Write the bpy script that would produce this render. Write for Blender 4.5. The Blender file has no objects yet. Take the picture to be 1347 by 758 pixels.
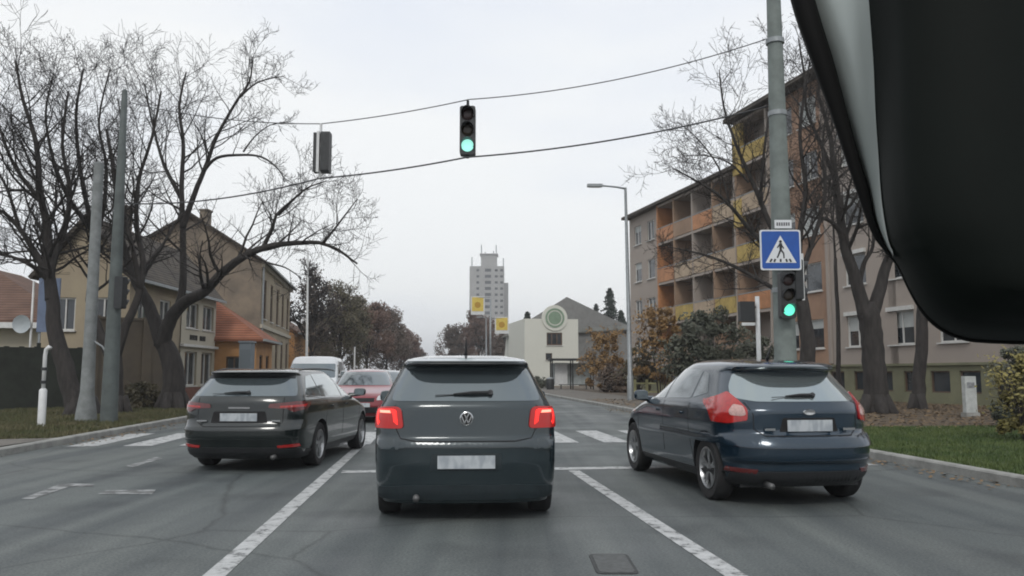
import bpy, bmesh, math, random
from mathutils import Vector, Matrix, noise as mnoise

# ------------------------------------------------------------------ camera, world, sun, exposure
SC = bpy.context.scene
COL = SC.collection
F, CX, CY, CAMH = 1100.0, 673.5, 379.0, 1.30
PITCH = math.atan((492.0 - CY) / F)
cam_d = bpy.data.cameras.new('camera')
cam_d.sensor_width = 36.0
cam_d.lens = 36.0 * F / 1347.0
cam_d.clip_start = 0.02
cam_d.clip_end = 3000
cam = bpy.data.objects.new('camera', cam_d)
cam.location = (0, 0, CAMH)
cam.rotation_euler = (math.pi / 2 + PITCH, 0, 0)
COL.objects.link(cam)
SC.camera = cam

w = bpy.data.worlds.new('World')
SC.world = w
w.use_nodes = True
nt = w.node_tree
nt.nodes.clear()
out = nt.nodes.new('ShaderNodeOutputWorld')
bg = nt.nodes.new('ShaderNodeBackground')
bg.inputs['Strength'].default_value = 0.122
sky = nt.nodes.new('ShaderNodeTexSky')
sky.sky_type = 'NISHITA'
sky.sun_disc = False
SUN_EL, SUN_ROT = math.radians(42), math.radians(188)
sky.sun_elevation = SUN_EL
sky.sun_rotation = SUN_ROT
sky.air_density = 1.0
sky.dust_density = 2.0
tc = nt.nodes.new('ShaderNodeTexCoord')
mp = nt.nodes.new('ShaderNodeMapping')
mp.inputs['Scale'].default_value = (1.0, 1.0, 3.5)
nt.links.new(tc.outputs['Generated'], mp.inputs['Vector'])
nz = nt.nodes.new('ShaderNodeTexNoise')
nz.inputs['Scale'].default_value = 1.6
nz.inputs['Detail'].default_value = 5
nz.inputs['Roughness'].default_value = 0.45
nt.links.new(mp.outputs['Vector'], nz.inputs['Vector'])
rp = nt.nodes.new('ShaderNodeValToRGB')
rp.color_ramp.elements[0].position = 0.33
rp.color_ramp.elements[0].color = (6.3, 6.7, 7.45, 1)
rp.color_ramp.elements[1].position = 0.60
rp.color_ramp.elements[1].color = (7.75, 7.85, 7.85, 1)
nt.links.new(nz.outputs['Fac'], rp.inputs['Fac'])
mx = nt.nodes.new('ShaderNodeMix')
mx.data_type = 'RGBA'
mx.inputs['Factor'].default_value = 0.93
nt.links.new(sky.outputs['Color'], mx.inputs['A'])
nt.links.new(rp.outputs['Color'], mx.inputs['B'])
nt.links.new(mx.outputs['Result'], bg.inputs['Color'])
nt.links.new(bg.outputs['Background'], out.inputs['Surface'])

sun_d = bpy.data.lights.new('sun', 'SUN')
sun_d.energy = 1.0
sun_d.angle = math.radians(15)
sun_d.color = (1.0, 0.97, 0.92)
sun = bpy.data.objects.new('sun', sun_d)
sd = Vector((math.sin(SUN_ROT) * math.cos(SUN_EL), math.cos(SUN_ROT) * math.cos(SUN_EL), math.sin(SUN_EL)))
sun.rotation_euler = sd.to_track_quat('Z', 'Y').to_euler()
COL.objects.link(sun)

SC.view_settings.view_transform = 'Standard'
SC.view_settings.look = 'None'
SC.view_settings.exposure = 0.14
SC.view_settings.gamma = 1.0
SC.cycles.filter_width = 1.9

# ------------------------------------------------------------------ helpers
R = math.radians
CP, SP = math.cos(PITCH), math.sin(PITCH)

def ray(px, py):
    a, b = (px - CX) / F, (CY - py) / F
    return Vector((a, CP - b * SP, SP + b * CP))

def at(px, py, Y):
    d = ray(px, py)
    return Vector((d.x * Y / d.y, Y, CAMH + d.z * Y / d.y))

def gnd(px, py, z=0.0):
    d = ray(px, py)
    t = (z - CAMH) / d.z
    return Vector((d.x * t, d.y * t, z))

TH = R(5.35)
CT, ST = math.cos(TH), math.sin(TH)
def rd(l, s, z=0.0):
    return Vector((l * CT - s * ST, l * ST + s * CT, z))

def empty(name, loc=(0, 0, 0), rz=0.0):
    o = bpy.data.objects.new(name, None)
    o.location = loc
    o.rotation_euler = (0, 0, rz)
    o.empty_display_size = 0.2
    COL.objects.link(o)
    return o

def tag(o, label=None, cat=None, group=None, kind=None):
    if label: o['label'] = label
    if cat: o['category'] = cat
    if group: o['group'] = group
    if kind: o['kind'] = kind
    return o

def mesh_obj(name, verts, faces, mats, parent=None, smooth=False, midx=None, sharp=None):
    me = bpy.data.meshes.new(name)
    me.from_pydata([tuple(v) for v in verts], [], faces)
    for m in (mats if isinstance(mats, (list, tuple)) else [mats]):
        me.materials.append(m)
    if midx is not None:
        me.polygons.foreach_set('material_index', midx)
    if smooth:
        me.polygons.foreach_set('use_smooth', [True] * len(me.polygons))
        if sharp:
            me.set_sharp_from_angle(angle=R(sharp))
    me.update()
    o = bpy.data.objects.new(name, me)
    COL.objects.link(o)
    if parent is not None:
        o.parent = parent
    return o

class MB:
    """collects shapes for one mesh"""
    def __init__(s):
        s.v, s.f, s.m = [], [], []
    def add(s, vs, fs, mi=0):
        n = len(s.v)
        s.v += [Vector(v) for v in vs]
        s.f += [tuple(i + n for i in f) for f in fs]
        s.m += [mi] * len(fs)
        return s
    def box(s, c, size, rz=0.0, mi=0, mat=None):
        x, y, z = size[0] / 2, size[1] / 2, size[2] / 2
        M = mat if mat is not None else Matrix.Rotation(rz, 3, 'Z')
        c = Vector(c)
        vs = [c + M @ Vector((a * x, b * y, d * z)) for a in (-1, 1) for b in (-1, 1) for d in (-1, 1)]
        return s.add(vs, [(0, 1, 3, 2), (4, 6, 7, 5), (0, 4, 5, 1), (2, 3, 7, 6), (0, 2, 6, 4), (1, 5, 7, 3)], mi)
    def tube(s, pts, rads, n=6, mi=0, cap=True):
        pts = [Vector(p) for p in pts]
        if not isinstance(rads, (list, tuple)): rads = [rads] * len(pts)
        vs, fs = [], []
        prev = None
        for i, p in enumerate(pts):
            d = (pts[min(i + 1, len(pts) - 1)] - pts[max(i - 1, 0)])
            if d.length < 1e-9: d = Vector((0, 0, 1))
            d.normalize()
            if prev is None:
                a = d.orthogonal().normalized()
            else:
                a = prev - d * prev.dot(d)
                if a.length < 1e-6: a = d.orthogonal()
                a.normalize()
            prev = a
            b = d.cross(a)
            for k in range(n):
                t = 2 * math.pi * k / n
                vs.append(p + (a * math.cos(t) + b * math.sin(t)) * rads[i])
        for i in range(len(pts) - 1):
            for k in range(n):
                k2 = (k + 1) % n
                fs.append((i * n + k, i * n + k2, (i + 1) * n + k2, (i + 1) * n + k))
        if cap:
            fs.append(tuple(range(n - 1, -1, -1)))
            fs.append(tuple((len(pts) - 1) * n + k for k in range(n)))
        return s.add(vs, fs, mi)
    def lathe(s, prof, c, axis='Z', n=24, mi=0, closed=False, cap=True):
        """prof: list of (r, h) along axis"""
        c = Vector(c)
        vs, fs = [], []
        for r_, h in prof:
            for k in range(n):
                t = 2 * math.pi * k / n
                a, b = r_ * math.cos(t), r_ * math.sin(t)
                if axis == 'Z': vs.append(c + Vector((a, b, h)))
                elif axis == 'X': vs.append(c + Vector((h, a, b)))
                else: vs.append(c + Vector((b, h, a)))
        m = len(prof)
        for i in range(m - 1 + (1 if closed else 0)):
            i2 = (i + 1) % m
            for k in range(n):
                k2 = (k + 1) % n
                fs.append((i * n + k, i * n + k2, i2 * n + k2, i2 * n + k))
        if not closed and cap:
            fs.append(tuple(range(n - 1, -1, -1)))
            fs.append(tuple((m - 1) * n + k for k in range(n)))
        return s.add(vs, fs, mi)
    def prism(s, poly, to3, d0, d1, mi=0):
        """poly: list of (a,b); to3(a,b,d)->Vector; extruded from d0 to d1"""
        n = len(poly)
        vs = [to3(a, b, d0) for a, b in poly] + [to3(a, b, d1) for a, b in poly]
        fs = [tuple(range(n)), tuple(range(2 * n - 1, n - 1, -1))]
        fs += [(i, i + n, (i + 1) % n + n, (i + 1) % n) for i in range(n)]
        return s.add(vs, fs, mi)
    def build(s, name, mats, parent=None, smooth=False, sharp=None, fix=True):
        o = mesh_obj(name, s.v, s.f, mats, parent, smooth, s.m, None)
        if fix:
            bm = bmesh.new(); bm.from_mesh(o.data)
            bmesh.ops.recalc_face_normals(bm, faces=bm.faces)
            bm.to_mesh(o.data); bm.free()
        if smooth and sharp: o.data.set_sharp_from_angle(angle=R(sharp))
        return o

# ------------------------------------------------------------------ materials
MATS = {}
def mat(name, col, rough=0.7, metal=0.0, var=0.0, vscale=3.0, bump=0.0, bscale=30.0, coat=0.0, spec=0.5,
        emis=None, estr=0.0, trans=0.0, col2=None, ramp=(0.35, 0.65), noise_detail=6, stretch=None, coord='Object', flake=0):
    if name in MATS: return MATS[name]
    m = bpy.data.materials.new(name)
    m.use_nodes = True
    n = m.node_tree
    b = n.nodes['Principled BSDF']
    b.inputs['Base Color'].default_value = (*col, 1)
    b.inputs['Roughness'].default_value = rough
    b.inputs['Metallic'].default_value = metal
    b.inputs['Specular IOR Level'].default_value = spec
    b.inputs['Coat Weight'].default_value = coat
    b.inputs['Coat Roughness'].default_value = 0.06
    b.inputs['Transmission Weight'].default_value = trans
    if emis:
        b.inputs['Emission Color'].default_value = (*emis, 1)
        b.inputs['Emission Strength'].default_value = estr
    t = n.nodes.new('ShaderNodeTexCoord')
    src = t.outputs[coord]
    if stretch:
        mpp = n.nodes.new('ShaderNodeMapping')
        mpp.inputs['Scale'].default_value = stretch
        n.links.new(src, mpp.inputs['Vector'])
        src = mpp.outputs['Vector']
    if var > 0 or col2:
        z = n.nodes.new('ShaderNodeTexNoise')
        z.inputs['Scale'].default_value = vscale
        z.inputs['Detail'].default_value = noise_detail
        z.inputs['Roughness'].default_value = 0.6
        n.links.new(src, z.inputs['Vector'])
        r_ = n.nodes.new('ShaderNodeValToRGB')
        c1 = tuple(c * (1 - var) for c in col)
        c2 = tuple(min(1, c * (1 + var)) for c in col) if not col2 else col2
        r_.color_ramp.elements[0].position = ramp[0]
        r_.color_ramp.elements[1].position = ramp[1]
        r_.color_ramp.elements[0].color = (*c1, 1)
        r_.color_ramp.elements[1].color = (*c2, 1)
        n.links.new(z.outputs['Fac'], r_.inputs['Fac'])
        n.links.new(r_.outputs['Color'], b.inputs['Base Color'])
    if bump > 0:
        z2 = n.nodes.new('ShaderNodeTexNoise')
        z2.inputs['Scale'].default_value = bscale
        z2.inputs['Detail'].default_value = 5
        n.links.new(src, z2.inputs['Vector'])
        bp = n.nodes.new('ShaderNodeBump')
        bp.inputs['Strength'].default_value = bump
        bp.inputs['Distance'].default_value = 0.05
        n.links.new(z2.outputs['Fac'], bp.inputs['Height'])
        n.links.new(bp.outputs['Normal'], b.inputs['Normal'])
    MATS[name] = m
    return m

def asphalt_mat():
    m = bpy.data.materials.new('asphalt')
    m.use_nodes = True
    n = m.node_tree; L = n.links.new
    b = n.nodes['Principled BSDF']
    b.inputs['Roughness'].default_value = 0.62
    t = n.nodes.new('ShaderNodeTexCoord')
    def noise(scale, det, stretch=None):
        z = n.nodes.new('ShaderNodeTexNoise')
        z.inputs['Scale'].default_value = scale; z.inputs['Detail'].default_value = det
        if stretch:
            mp = n.nodes.new('ShaderNodeMapping'); mp.inputs['Scale'].default_value = stretch
            mp.inputs['Rotation'].default_value = (0, 0, -TH)
            L(t.outputs['Object'], mp.inputs['Vector']); L(mp.outputs['Vector'], z.inputs['Vector'])
        else:
            L(t.outputs['Object'], z.inputs['Vector'])
        return z
    def ramp(src, p0, c0, p1, c1):
        r_ = n.nodes.new('ShaderNodeValToRGB')
        r_.color_ramp.elements[0].position = p0; r_.color_ramp.elements[1].position = p1
        r_.color_ramp.elements[0].color = (*c0, 1); r_.color_ramp.elements[1].color = (*c1, 1)
        L(src, r_.inputs['Fac']); return r_
    def mul(a, b_, f=1.0):
        x = n.nodes.new('ShaderNodeMix'); x.data_type = 'RGBA'; x.blend_type = 'MULTIPLY'
        x.inputs['Factor'].default_value = f
        L(a, x.inputs['A']); L(b_, x.inputs['B']); return x.outputs['Result']
    base = ramp(noise(0.35, 4, (1, .35, 1)).outputs['Fac'], .3, (.082, .098, .101), .7, (.120, .133, .130))
    streak = ramp(noise(1.5, 5, (1.5, .05, 1)).outputs['Fac'], .36, (.62, .64, .67), .62, (1.10, 1.09, 1.07))
    grain = ramp(noise(48, 4).outputs['Fac'], .3, (.5, .5, .5), .72, (1.5, 1.49, 1.46))
    stain = ramp(noise(.9, 6).outputs['Fac'], .32, (.62, .62, .64), .46, (1, 1, 1))
    vo = n.nodes.new('ShaderNodeTexVoronoi'); vo.feature = 'DISTANCE_TO_EDGE'; vo.inputs['Scale'].default_value = .28
    zz = noise(1.2, 5)
    ad = n.nodes.new('ShaderNodeMix'); ad.data_type = 'RGBA'; ad.inputs['Factor'].default_value = .22
    L(t.outputs['Object'], ad.inputs['A']); L(zz.outputs['Color'], ad.inputs['B'])
    L(ad.outputs['Result'], vo.inputs['Vector'])
    crack = ramp(vo.outputs['Distance'], .0, (.45, .45, .45), .006, (1, 1, 1))
    c = mul(base.outputs['Color'], streak.outputs['Color'])
    c = mul(c, grain.outputs['Color'], .8)
    c = mul(c, stain.outputs['Color'], .7)
    c = mul(c, crack.outputs['Color'], .8)
    L(c, b.inputs['Base Color'])
    bp = n.nodes.new('ShaderNodeBump'); bp.inputs['Strength'].default_value = .35; bp.inputs['Distance'].default_value = .01
    L(noise(90, 3).outputs['Fac'], bp.inputs['Height']); L(bp.outputs['Normal'], b.inputs['Normal'])
    rr = ramp(noise(.6, 4).outputs['Fac'], .35, (.5, .5, .5), .65, (.75, .75, .75))
    L(rr.outputs['Color'], b.inputs['Roughness'])
    return m

def paint_mat():
    """worn white road paint: patches of bare asphalt show through"""
    m = bpy.data.materials.new('road_paint')
    m.use_nodes = True
    n = m.node_tree; L = n.links.new
    b = n.nodes['Principled BSDF']; b.inputs['Roughness'].default_value = .6
    t = n.nodes.new('ShaderNodeTexCoord')
    z = n.nodes.new('ShaderNodeTexNoise'); z.inputs['Scale'].default_value = 7; z.inputs['Detail'].default_value = 8; z.inputs['Roughness'].default_value = .72
    L(t.outputs['Object'], z.inputs['Vector'])
    r_ = n.nodes.new('ShaderNodeValToRGB')
    r_.color_ramp.elements[0].position = .40; r_.color_ramp.elements[0].color = (.10, .105, .105, 1)
    r_.color_ramp.elements[1].position = .47; r_.color_ramp.elements[1].color = (.40, .41, .41, 1)
    e = r_.color_ramp.elements.new(.7); e.color = (.56, .57, .57, 1)
    L(z.outputs['Fac'], r_.inputs['Fac']); L(r_.outputs['Color'], b.inputs['Base Color'])
    return m

ASPHALT = asphalt_mat()
PAINT = paint_mat()
PAINT_OLD = mat('old_road_paint', (.16, .165, .165), .7, var=.3, vscale=6, col2=(.34, .35, .35), ramp=(.45, .62))
BARK = mat('bark', (.032, .028, .026), .9, var=.35, vscale=9, bump=.6, bscale=14, stretch=(1, 1, .25))
TWIG = mat('twig', (.045, .038, .035), .9, var=.3, vscale=4)
CONCRETE = mat('pole_concrete', (.20, .215, .215), .75, var=.18, vscale=5, bump=.15, bscale=40)
PLASTIC = mat('black_plastic', (.018, .019, .021), .45, var=.15, vscale=20)
GLASSW = mat('window_glass', (.030, .036, .042), .06, spec=.8, var=.4, vscale=.7)
WFRAME = mat('window_frame_white', (.55, .55, .53), .5, var=.08, vscale=5)
GALV = mat('galvanised_steel', (.27, .29, .30), .5, metal=.4, var=.15, vscale=8)
WHITE_P = mat('white_paint', (.62, .63, .63), .45, var=.08, vscale=6)

# ------------------------------------------------------------------ setting
def sheet(name, pts, m, z=None, kind='structure', parent=None):
    vs = [(p[0], p[1], (p[2] if z is None else z)) for p in pts]
    o = mesh_obj(name, vs, [tuple(range(len(vs)))], m, parent)
    if parent is None: o['kind'] = kind
    return o

def strip_mesh(name, rows, m, kind='structure'):
    """rows: list of lists of points with equal length -> grid"""
    nc = len(rows[0]); vs = [p for r_ in rows for p in r_]
    fs = [(i * nc + k, i * nc + k + 1, (i + 1) * nc + k + 1, (i + 1) * nc + k) for i in range(len(rows) - 1) for k in range(nc - 1)]
    o = mesh_obj(name, vs, fs, m)
    o['kind'] = kind
    return o

EARTH = mat('earth', (.065, .060, .042), .95, var=.3, vscale=.5, col2=(.10, .085, .06), bump=.4, bscale=8)
LEAFSOIL = mat('leafy_soil', (.085, .068, .050), .95, var=.35, vscale=2.5, col2=(.15, .115, .08), ramp=(.35, .7), bump=.5, bscale=12)
LAWN = mat('lawn', (.045, .075, .022), .95, var=.35, vscale=1.5, col2=(.085, .115, .038), ramp=(.35, .68), bump=.6, bscale=25)
PAVE = mat('pavement_asphalt', (.13, .12, .105), .85, var=.2, vscale=1.5, bump=.2, bscale=40)
KERB = mat('kerb_concrete', (.27, .27, .255), .8, var=.22, vscale=3, bump=.2, bscale=30)

sheet('ground', [(-850, -400, -.06), (850, -400, -.06), (850, 2400, -.06), (-850, 2400, -.06)], EARTH)
LK, RK = -6.8, 6.75
# carriageway: wide junction close to us, four lanes ahead
sheet('road', [rd(-40, -6), rd(-7, -6.01), rd(-7, -150), rd(7, -150), rd(7, -6.01), rd(40, -6), rd(40, 4.5), rd(RK, 7.5)] + [rd(RK, 60), rd(RK + .0, 300), rd(LK, 300), rd(LK, 12.5), rd(LK - 1.2, 10.5), rd(LK - 4, 9.2), rd(-40, 8)], ASPHALT, z=0)

def kerb(name, path, w_=.16, h=.12):
    mb = MB()
    path = [Vector(p) for p in path]
    vs = []
    for i, p in enumerate(path):
        d = (path[min(i + 1, len(path) - 1)] - path[max(i - 1, 0)]).normalized()
        nrm = Vector((d.y, -d.x, 0))
        vs += [p + Vector((0, 0, -.05)), p + Vector((0, 0, h - .02)), p + nrm * .02 + Vector((0, 0, h)), p + nrm * w_ + Vector((0, 0, h)), p + nrm * w_ + Vector((0, 0, -.05))]
    fs = []
    for i in range(len(path) - 1):
        for k in range(4):
            fs.append((i * 5 + k, i * 5 + k + 1, (i + 1) * 5 + k + 1, (i + 1) * 5 + k))
    mb.add(vs, fs)
    o = mb.build(name, KERB, fix=False)
    o['kind'] = 'structure'
    return o

def bez(p0, p1, p2, n=8):
    return [p0 * (1 - t) ** 2 + p1 * 2 * t * (1 - t) + p2 * t * t for t in [i / n for i in range(n + 1)]]

right_edge = [rd(24, 4.6), rd(12, 5.3)] + bez(rd(9.3, 5.5), rd(RK + .1, 6.0), rd(RK, 9.0)) + [rd(RK, s) for s in (12, 16, 20, 30, 45, 80, 150, 300)]
kerb('kerb_right', right_edge)
left_edge = [rd(LK, s) for s in (300, 150, 80, 50, 30, 22, 18, 15.5)] + bez(rd(LK, 14.5), rd(LK + .05, 12.9), rd(LK - 2.2, 12.0)) + [rd(-14, 11.0), rd(-30, 9.4)]
kerb('kerb_left', left_edge)
# verges, raised to the kerb top
def side_strip(name, edge, offs, m, z=.115):
    rows = []
    for i, p in enumerate(edge):
        d = (edge[min(i + 1, len(edge) - 1)] - edge[max(i - 1, 0)]).normalized()
        nrm = Vector((d.y, -d.x, 0))
        rows.append([p + nrm * o + Vector((0, 0, z)) for o in offs])
    return strip_mesh(name, rows, m)
NR = [p for p in right_edge]
sheet('lawn', [rd(RK + .16, s) for s in (300, 80, 26, 16, 9.4)] + [rd(RK + .45, 7.4), rd(8, 6.3), rd(11, 5.6), rd(40, 3.6), rd(60, 3), rd(60, 300)], LEAFSOIL, z=.10).name = 'verge'
sheet('lawn', [rd(RK + .16, 18), rd(RK + .16, 9.4), rd(RK + .45, 7.5), rd(8, 6.4), rd(11, 5.7), rd(40, 3.7), rd(40, 19), rd(14, 18.6), rd(9, 18.2)], LAWN, z=.115)
sheet('pavement', [rd(RK + .16, 19.5), rd(RK + .16, 90), rd(RK + 3.6, 90), rd(RK + 3.6, 19.5)], PAVE, z=.118)
sheet('pavement', [rd(LK - .16, 16.5), rd(LK - .3, 14.4), rd(LK - 2.2, 12.2), rd(-14, 11.2), rd(-40, 8.6), rd(-40, 13.5), rd(-14, 15.3), rd(-9.6, 15.6)], PAVE, z=.118)
VERGE_L = mat('verge_grass', (.055, .062, .026), .95, var=.35, vscale=1.6, col2=(.105, .092, .05), ramp=(.35, .68), bump=.5, bscale=18)
sheet('verge', [rd(LK - .16, 300), rd(LK - .16, 20), rd(LK - .16, 14.6), rd(LK - 2.2, 12.2), rd(-40, 8.8), rd(-60, 9), rd(-60, 300)], VERGE_L, z=.10)

# ---- painted markings (one object, sheets 4 mm above the road)
mk = MB()
def line(l0, s0, l1, s1, wd, z=.004, jag=0):
    a, b = rd(l0, s0), rd(l1, s1)
    d = (b - a).normalized(); nrm = Vector((d.y, -d.x, 0)) * wd / 2
    mk.add([(*(a - nrm).xy, z), (*(a + nrm).xy, z), (*(b + nrm).xy, z), (*(b - nrm).xy, z)], [(0, 1, 2, 3)])
line(-1.42, 3.2, -1.30, 16.2, .15)
line(1.98, 3.2, 1.90, 11.35, .15)
line(-1.30, 20.0, -1.2, 60, .12)
# stop line
line(-1.20, 11.5, 6.35, 11.75, .28)
# zebra crossing: stripes run along the road
l = -6.3
while l < 6.6:
    line(l, 15.9, l, 19.2, .5, z=.0045)
    l += .98
for s in range(22, 110, 9):
    line(2.0, s, 2.0, s + 4, .12)
o = mk.build('road_markings', PAINT, fix=False); o['kind'] = 'structure'
mk = MB()
for quad in [((28, 656), (42, 657), (92, 640), (75, 638)), ((92, 640), (75, 638), (95, 636), (124, 637), (122, 640)),
             ((128, 650), (140, 645), (205, 644), (200, 650)), ((165, 613), (175, 615), (214, 603), (206, 601))]:
    mk.add([gnd(x, y, .004) for x, y in quad], [tuple(range(len(quad)))])
o = mk.build('worn_lane_arrow', PAINT_OLD, fix=False); o['kind'] = 'structure'
# ------------------------------------------------------------------ cars
def lerp_tab(tab, z):
    if z <= tab[0][0]: return tab[0][1]
    for (a, x), (b, y) in zip(tab, tab[1:]):
        if z <= b:
            t = (z - a) / (b - a) if b > a else 1
            return x + (y - x) * t
    return tab[-1][1]

def smooth_tab(tab, z, k=.012):
    return (lerp_tab(tab, z - k) + 2 * lerp_tab(tab, z) + lerp_tab(tab, z + k)) / 4

class Shell:
    """car skin: plan outline at each height z, as a function of q = run along the outline from the middle of the tail"""
    def __init__(s, W, rear, front, width, Rr=.45, Rf=.7, n=3.0, nf=2.6, taper=.06):
        s.rear, s.front, s.width, s.Rr, s.Rf, s.n, s.nf, s.taper = rear, front, width, Rr, Rf, n, nf, taper
        s.z0, s.z1 = width[0][0], width[-1][0]
        s.cache = {}
    def table(s, z):
        z = min(max(z, s.z0), s.z1)
        k = round(z, 4)
        if k in s.cache: return s.cache[k]
        w_, yr, yf = smooth_tab(s.width, z), smooth_tab(s.rear, z), smooth_tab(s.front, z)
        if w_ <= 0: w_ = .001
        Ln = max(yf - yr, .02)
        Rr, Rf = min(s.Rr, Ln * .45), min(s.Rf, Ln * .45)
        pts = []
        N = 26
        for i in range(N + 1):
            ph = (i / N) * math.pi / 2
            # even spread near the centre
            x = w_ * math.sin(ph) ** (2 / s.n) if ph > 0 else 0
            pts.append((x, yr + Rr * (1 - math.cos(ph) ** (2 / s.n)) if i < N else yr + Rr))
        # refine the flat middle of the tail
        x1, y1 = pts[1]
        mid = []
        for i in range(8):
            x = x1 * i / 8
            mid.append((x, yr + Rr * (1 - (1 - (x / w_) ** s.n) ** (1 / s.n))))
        pts = mid + pts[1:]
        M = 24
        for i in range(1, M + 1):
            pts.append((w_, yr + Rr + (Ln - Rr - Rf) * i / M))
        for i in range(1, N + 1):
            ph = (1 - i / N) * math.pi / 2
            x = w_ * math.sin(ph) ** (2 / s.nf) if i < N else 0
            y = yf - Rf * (1 - math.cos(ph) ** (2 / s.nf)) if i < N else yf
            pts.append((x, y))
        ym, hl = (s.rear[0][1] + s.front[0][1]) / 2, 2.1
        pts = [(x * (1 - s.taper * min(1.3, abs((y - ym) / hl)) ** 3), y) for x, y in pts]
        cum = [0]
        for a, b in zip(pts, pts[1:]):
            cum.append(cum[-1] + math.hypot(b[0] - a[0], b[1] - a[1]))
        s.cache[k] = (pts, cum)
        return s.cache[k]
    def P(s, q, z):
        pts, cum = s.table(z)
        sg = -1 if q < 0 else 1
        a = min(abs(q), cum[-1])
        lo, hi = 0, len(cum) - 1
        while hi - lo > 1:
            m = (lo + hi) // 2
            if cum[m] <= a: lo = m
            else: hi = m
        t = (a - cum[lo]) / max(cum[hi] - cum[lo], 1e-9)
        x = pts[lo][0] + (pts[hi][0] - pts[lo][0]) * t
        y = pts[lo][1] + (pts[hi][1] - pts[lo][1]) * t
        return Vector((sg * x, y, min(max(z, s.z0), s.z1)))
    def N(s, q, z):
        e = .012
        du = s.P(q + e, z) - s.P(q - e, z)
        dv = s.P(q, z + e) - s.P(q, z - e)
        n = du.cross(dv)
        if n.length < 1e-9: return Vector((0, -1, 0))
        return n.normalized()
    def qx(s, x, z):
        pts, cum = s.table(z)
        a = abs(x)
        for i in range(1, len(pts)):
            if pts[i][0] >= a:
                t = (a - pts[i - 1][0]) / max(pts[i][0] - pts[i - 1][0], 1e-9)
                q = cum[i - 1] + (cum[i] - cum[i - 1]) * t
                return q if x >= 0 else -q
        i = max(range(len(pts)), key=lambda k: pts[k][0])
        return cum[i] if x >= 0 else -cum[i]
    def qy(s, y, z, side=1):
        pts, cum = s.table(z)
        for i in range(1, len(pts)):
            if pts[i][1] >= y and pts[i][0] > .05:
                t = (y - pts[i - 1][1]) / max(pts[i][1] - pts[i - 1][1], 1e-9)
                return side * (cum[i - 1] + (cum[i] - cum[i - 1]) * min(max(t, 0), 1))
        return side * cum[-1]
    def body(s, name, mats, parent, cutters=()):
        zs = []
        z = s.z0
        while z < s.z1 - .1:
            zs.append(z); z += .018
        k = 14
        zb = z
        for i in range(k + 1):
            zs.append(zb + (s.z1 - zb) * (1 - (1 - i / k) ** 1.9))
        qs = []
        ring = None
        vs, fs = [], []
        n = 120
        for z in zs:
            pts, cum = s.table(z)
            half = len(pts)
            row = [Vector((x, y, z)) for x, y in pts] + [Vector((-x, y, z)) for x, y in reversed(pts[1:-1])]
            ring = len(row)
            vs += row
        for i in range(len(zs) - 1):
            for k in range(ring):
                k2 = (k + 1) % ring
                fs.append((i * ring + k, i * ring + k2, (i + 1) * ring + k2, (i + 1) * ring + k))
        fs.append(tuple(range(ring - 1, -1, -1)))
        fs.append(tuple((len(zs) - 1) * ring + k for k in range(ring)))
        o = mesh_obj(name, vs, fs, mats, None, True)
        bm = bmesh.new(); bm.from_mesh(o.data)
        bmesh.ops.remove_doubles(bm, verts=bm.verts, dist=.0004)
        bmesh.ops.recalc_face_normals(bm, faces=bm.faces)
        bm.to_mesh(o.data); bm.free()
        if cutters:
            mb = MB()
            for c, r_, wd in cutters:
                mb.lathe([(r_, -wd / 2), (r_, wd / 2)], c, 'X', 40)
            cut = mb.build('cut', PLASTIC)
            md = o.modifiers.new('b', 'BOOLEAN'); md.operation = 'DIFFERENCE'; md.object = cut; md.solver = 'EXACT'
            md.material_mode = 'TRANSFER'
            dg = bpy.context.evaluated_depsgraph_get()
            me = bpy.data.meshes.new_from_object(o.evaluated_get(dg))
            o.modifiers.clear()
            o.data = me
            bpy.data.objects.remove(cut)
        o.data.polygons.foreach_set('use_smooth', [True] * len(o.data.polygons))
        o.data.set_sharp_from_angle(angle=R(32))
        o.parent = parent
        return o
    def patch(s, name, poly, m, parent, off=.006, mirror=False, rnd=0.0, cell=.05, mode='q', sink=.02, smooth=True):
        """poly in (q,z); mode 'x': (x,z) on the tail; mode 'y+': (y,z) on a side"""
        if rnd > 0: poly = round_poly(poly, rnd)
        if mirror: poly = [(-a, b) for a, b in reversed(poly)]
        dense = []
        for (a, b), (c, d) in zip(poly, poly[1:] + poly[:1]):
            k = max(1, int(math.hypot(c - a, d - b) / cell))
            dense += [(a + (c - a) * i / k, b + (d - b) * i / k) for i in range(k)]
        bm = bmesh.new()
        f = bm.faces.new([bm.verts.new((a, b, 0)) for a, b in dense])
        bmesh.ops.triangulate(bm, faces=[f])
        a0, a1 = min(p[0] for p in dense), max(p[0] for p in dense)
        b0, b1 = min(p[1] for p in dense), max(p[1] for p in dense)
        def cuts(lo, hi, ax):
            k = int(lo / cell) + 1
            while k * cell < hi:
                g = list(bm.verts) + list(bm.edges) + list(bm.faces)
                co = (k * cell, 0, 0) if ax == 0 else (0, k * cell, 0)
                no = (1, 0, 0) if ax == 0 else (0, 1, 0)
                bmesh.ops.bisect_plane(bm, geom=g, dist=1e-5, plane_co=co, plane_no=no)
                k += 1
        cuts(a0, a1, 0); cuts(b0, b1, 1)
        bmesh.ops.remove_doubles(bm, verts=bm.verts, dist=1e-4)
        bm.normal_update()
        bnd = [e for e in bm.edges if len(e.link_faces) == 1]
        r_ = bmesh.ops.extrude_edge_only(bm, edges=bnd)
        skirt = {g for g in r_['geom'] if isinstance(g, bmesh.types.BMVert)}
        for v in bm.verts:
            a, b = v.co.x, v.co.y
            if mode == 'x': q = s.qx(a, b)
            elif mode == 'y+': q = s.qy(a, b, 1)
            elif mode == 'y-': q = s.qy(a, b, -1)
            else: q = a
            p = s.P(q, b); n = s.N(q, b)
            v.co = p + n * (-sink if v in skirt else off)
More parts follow.
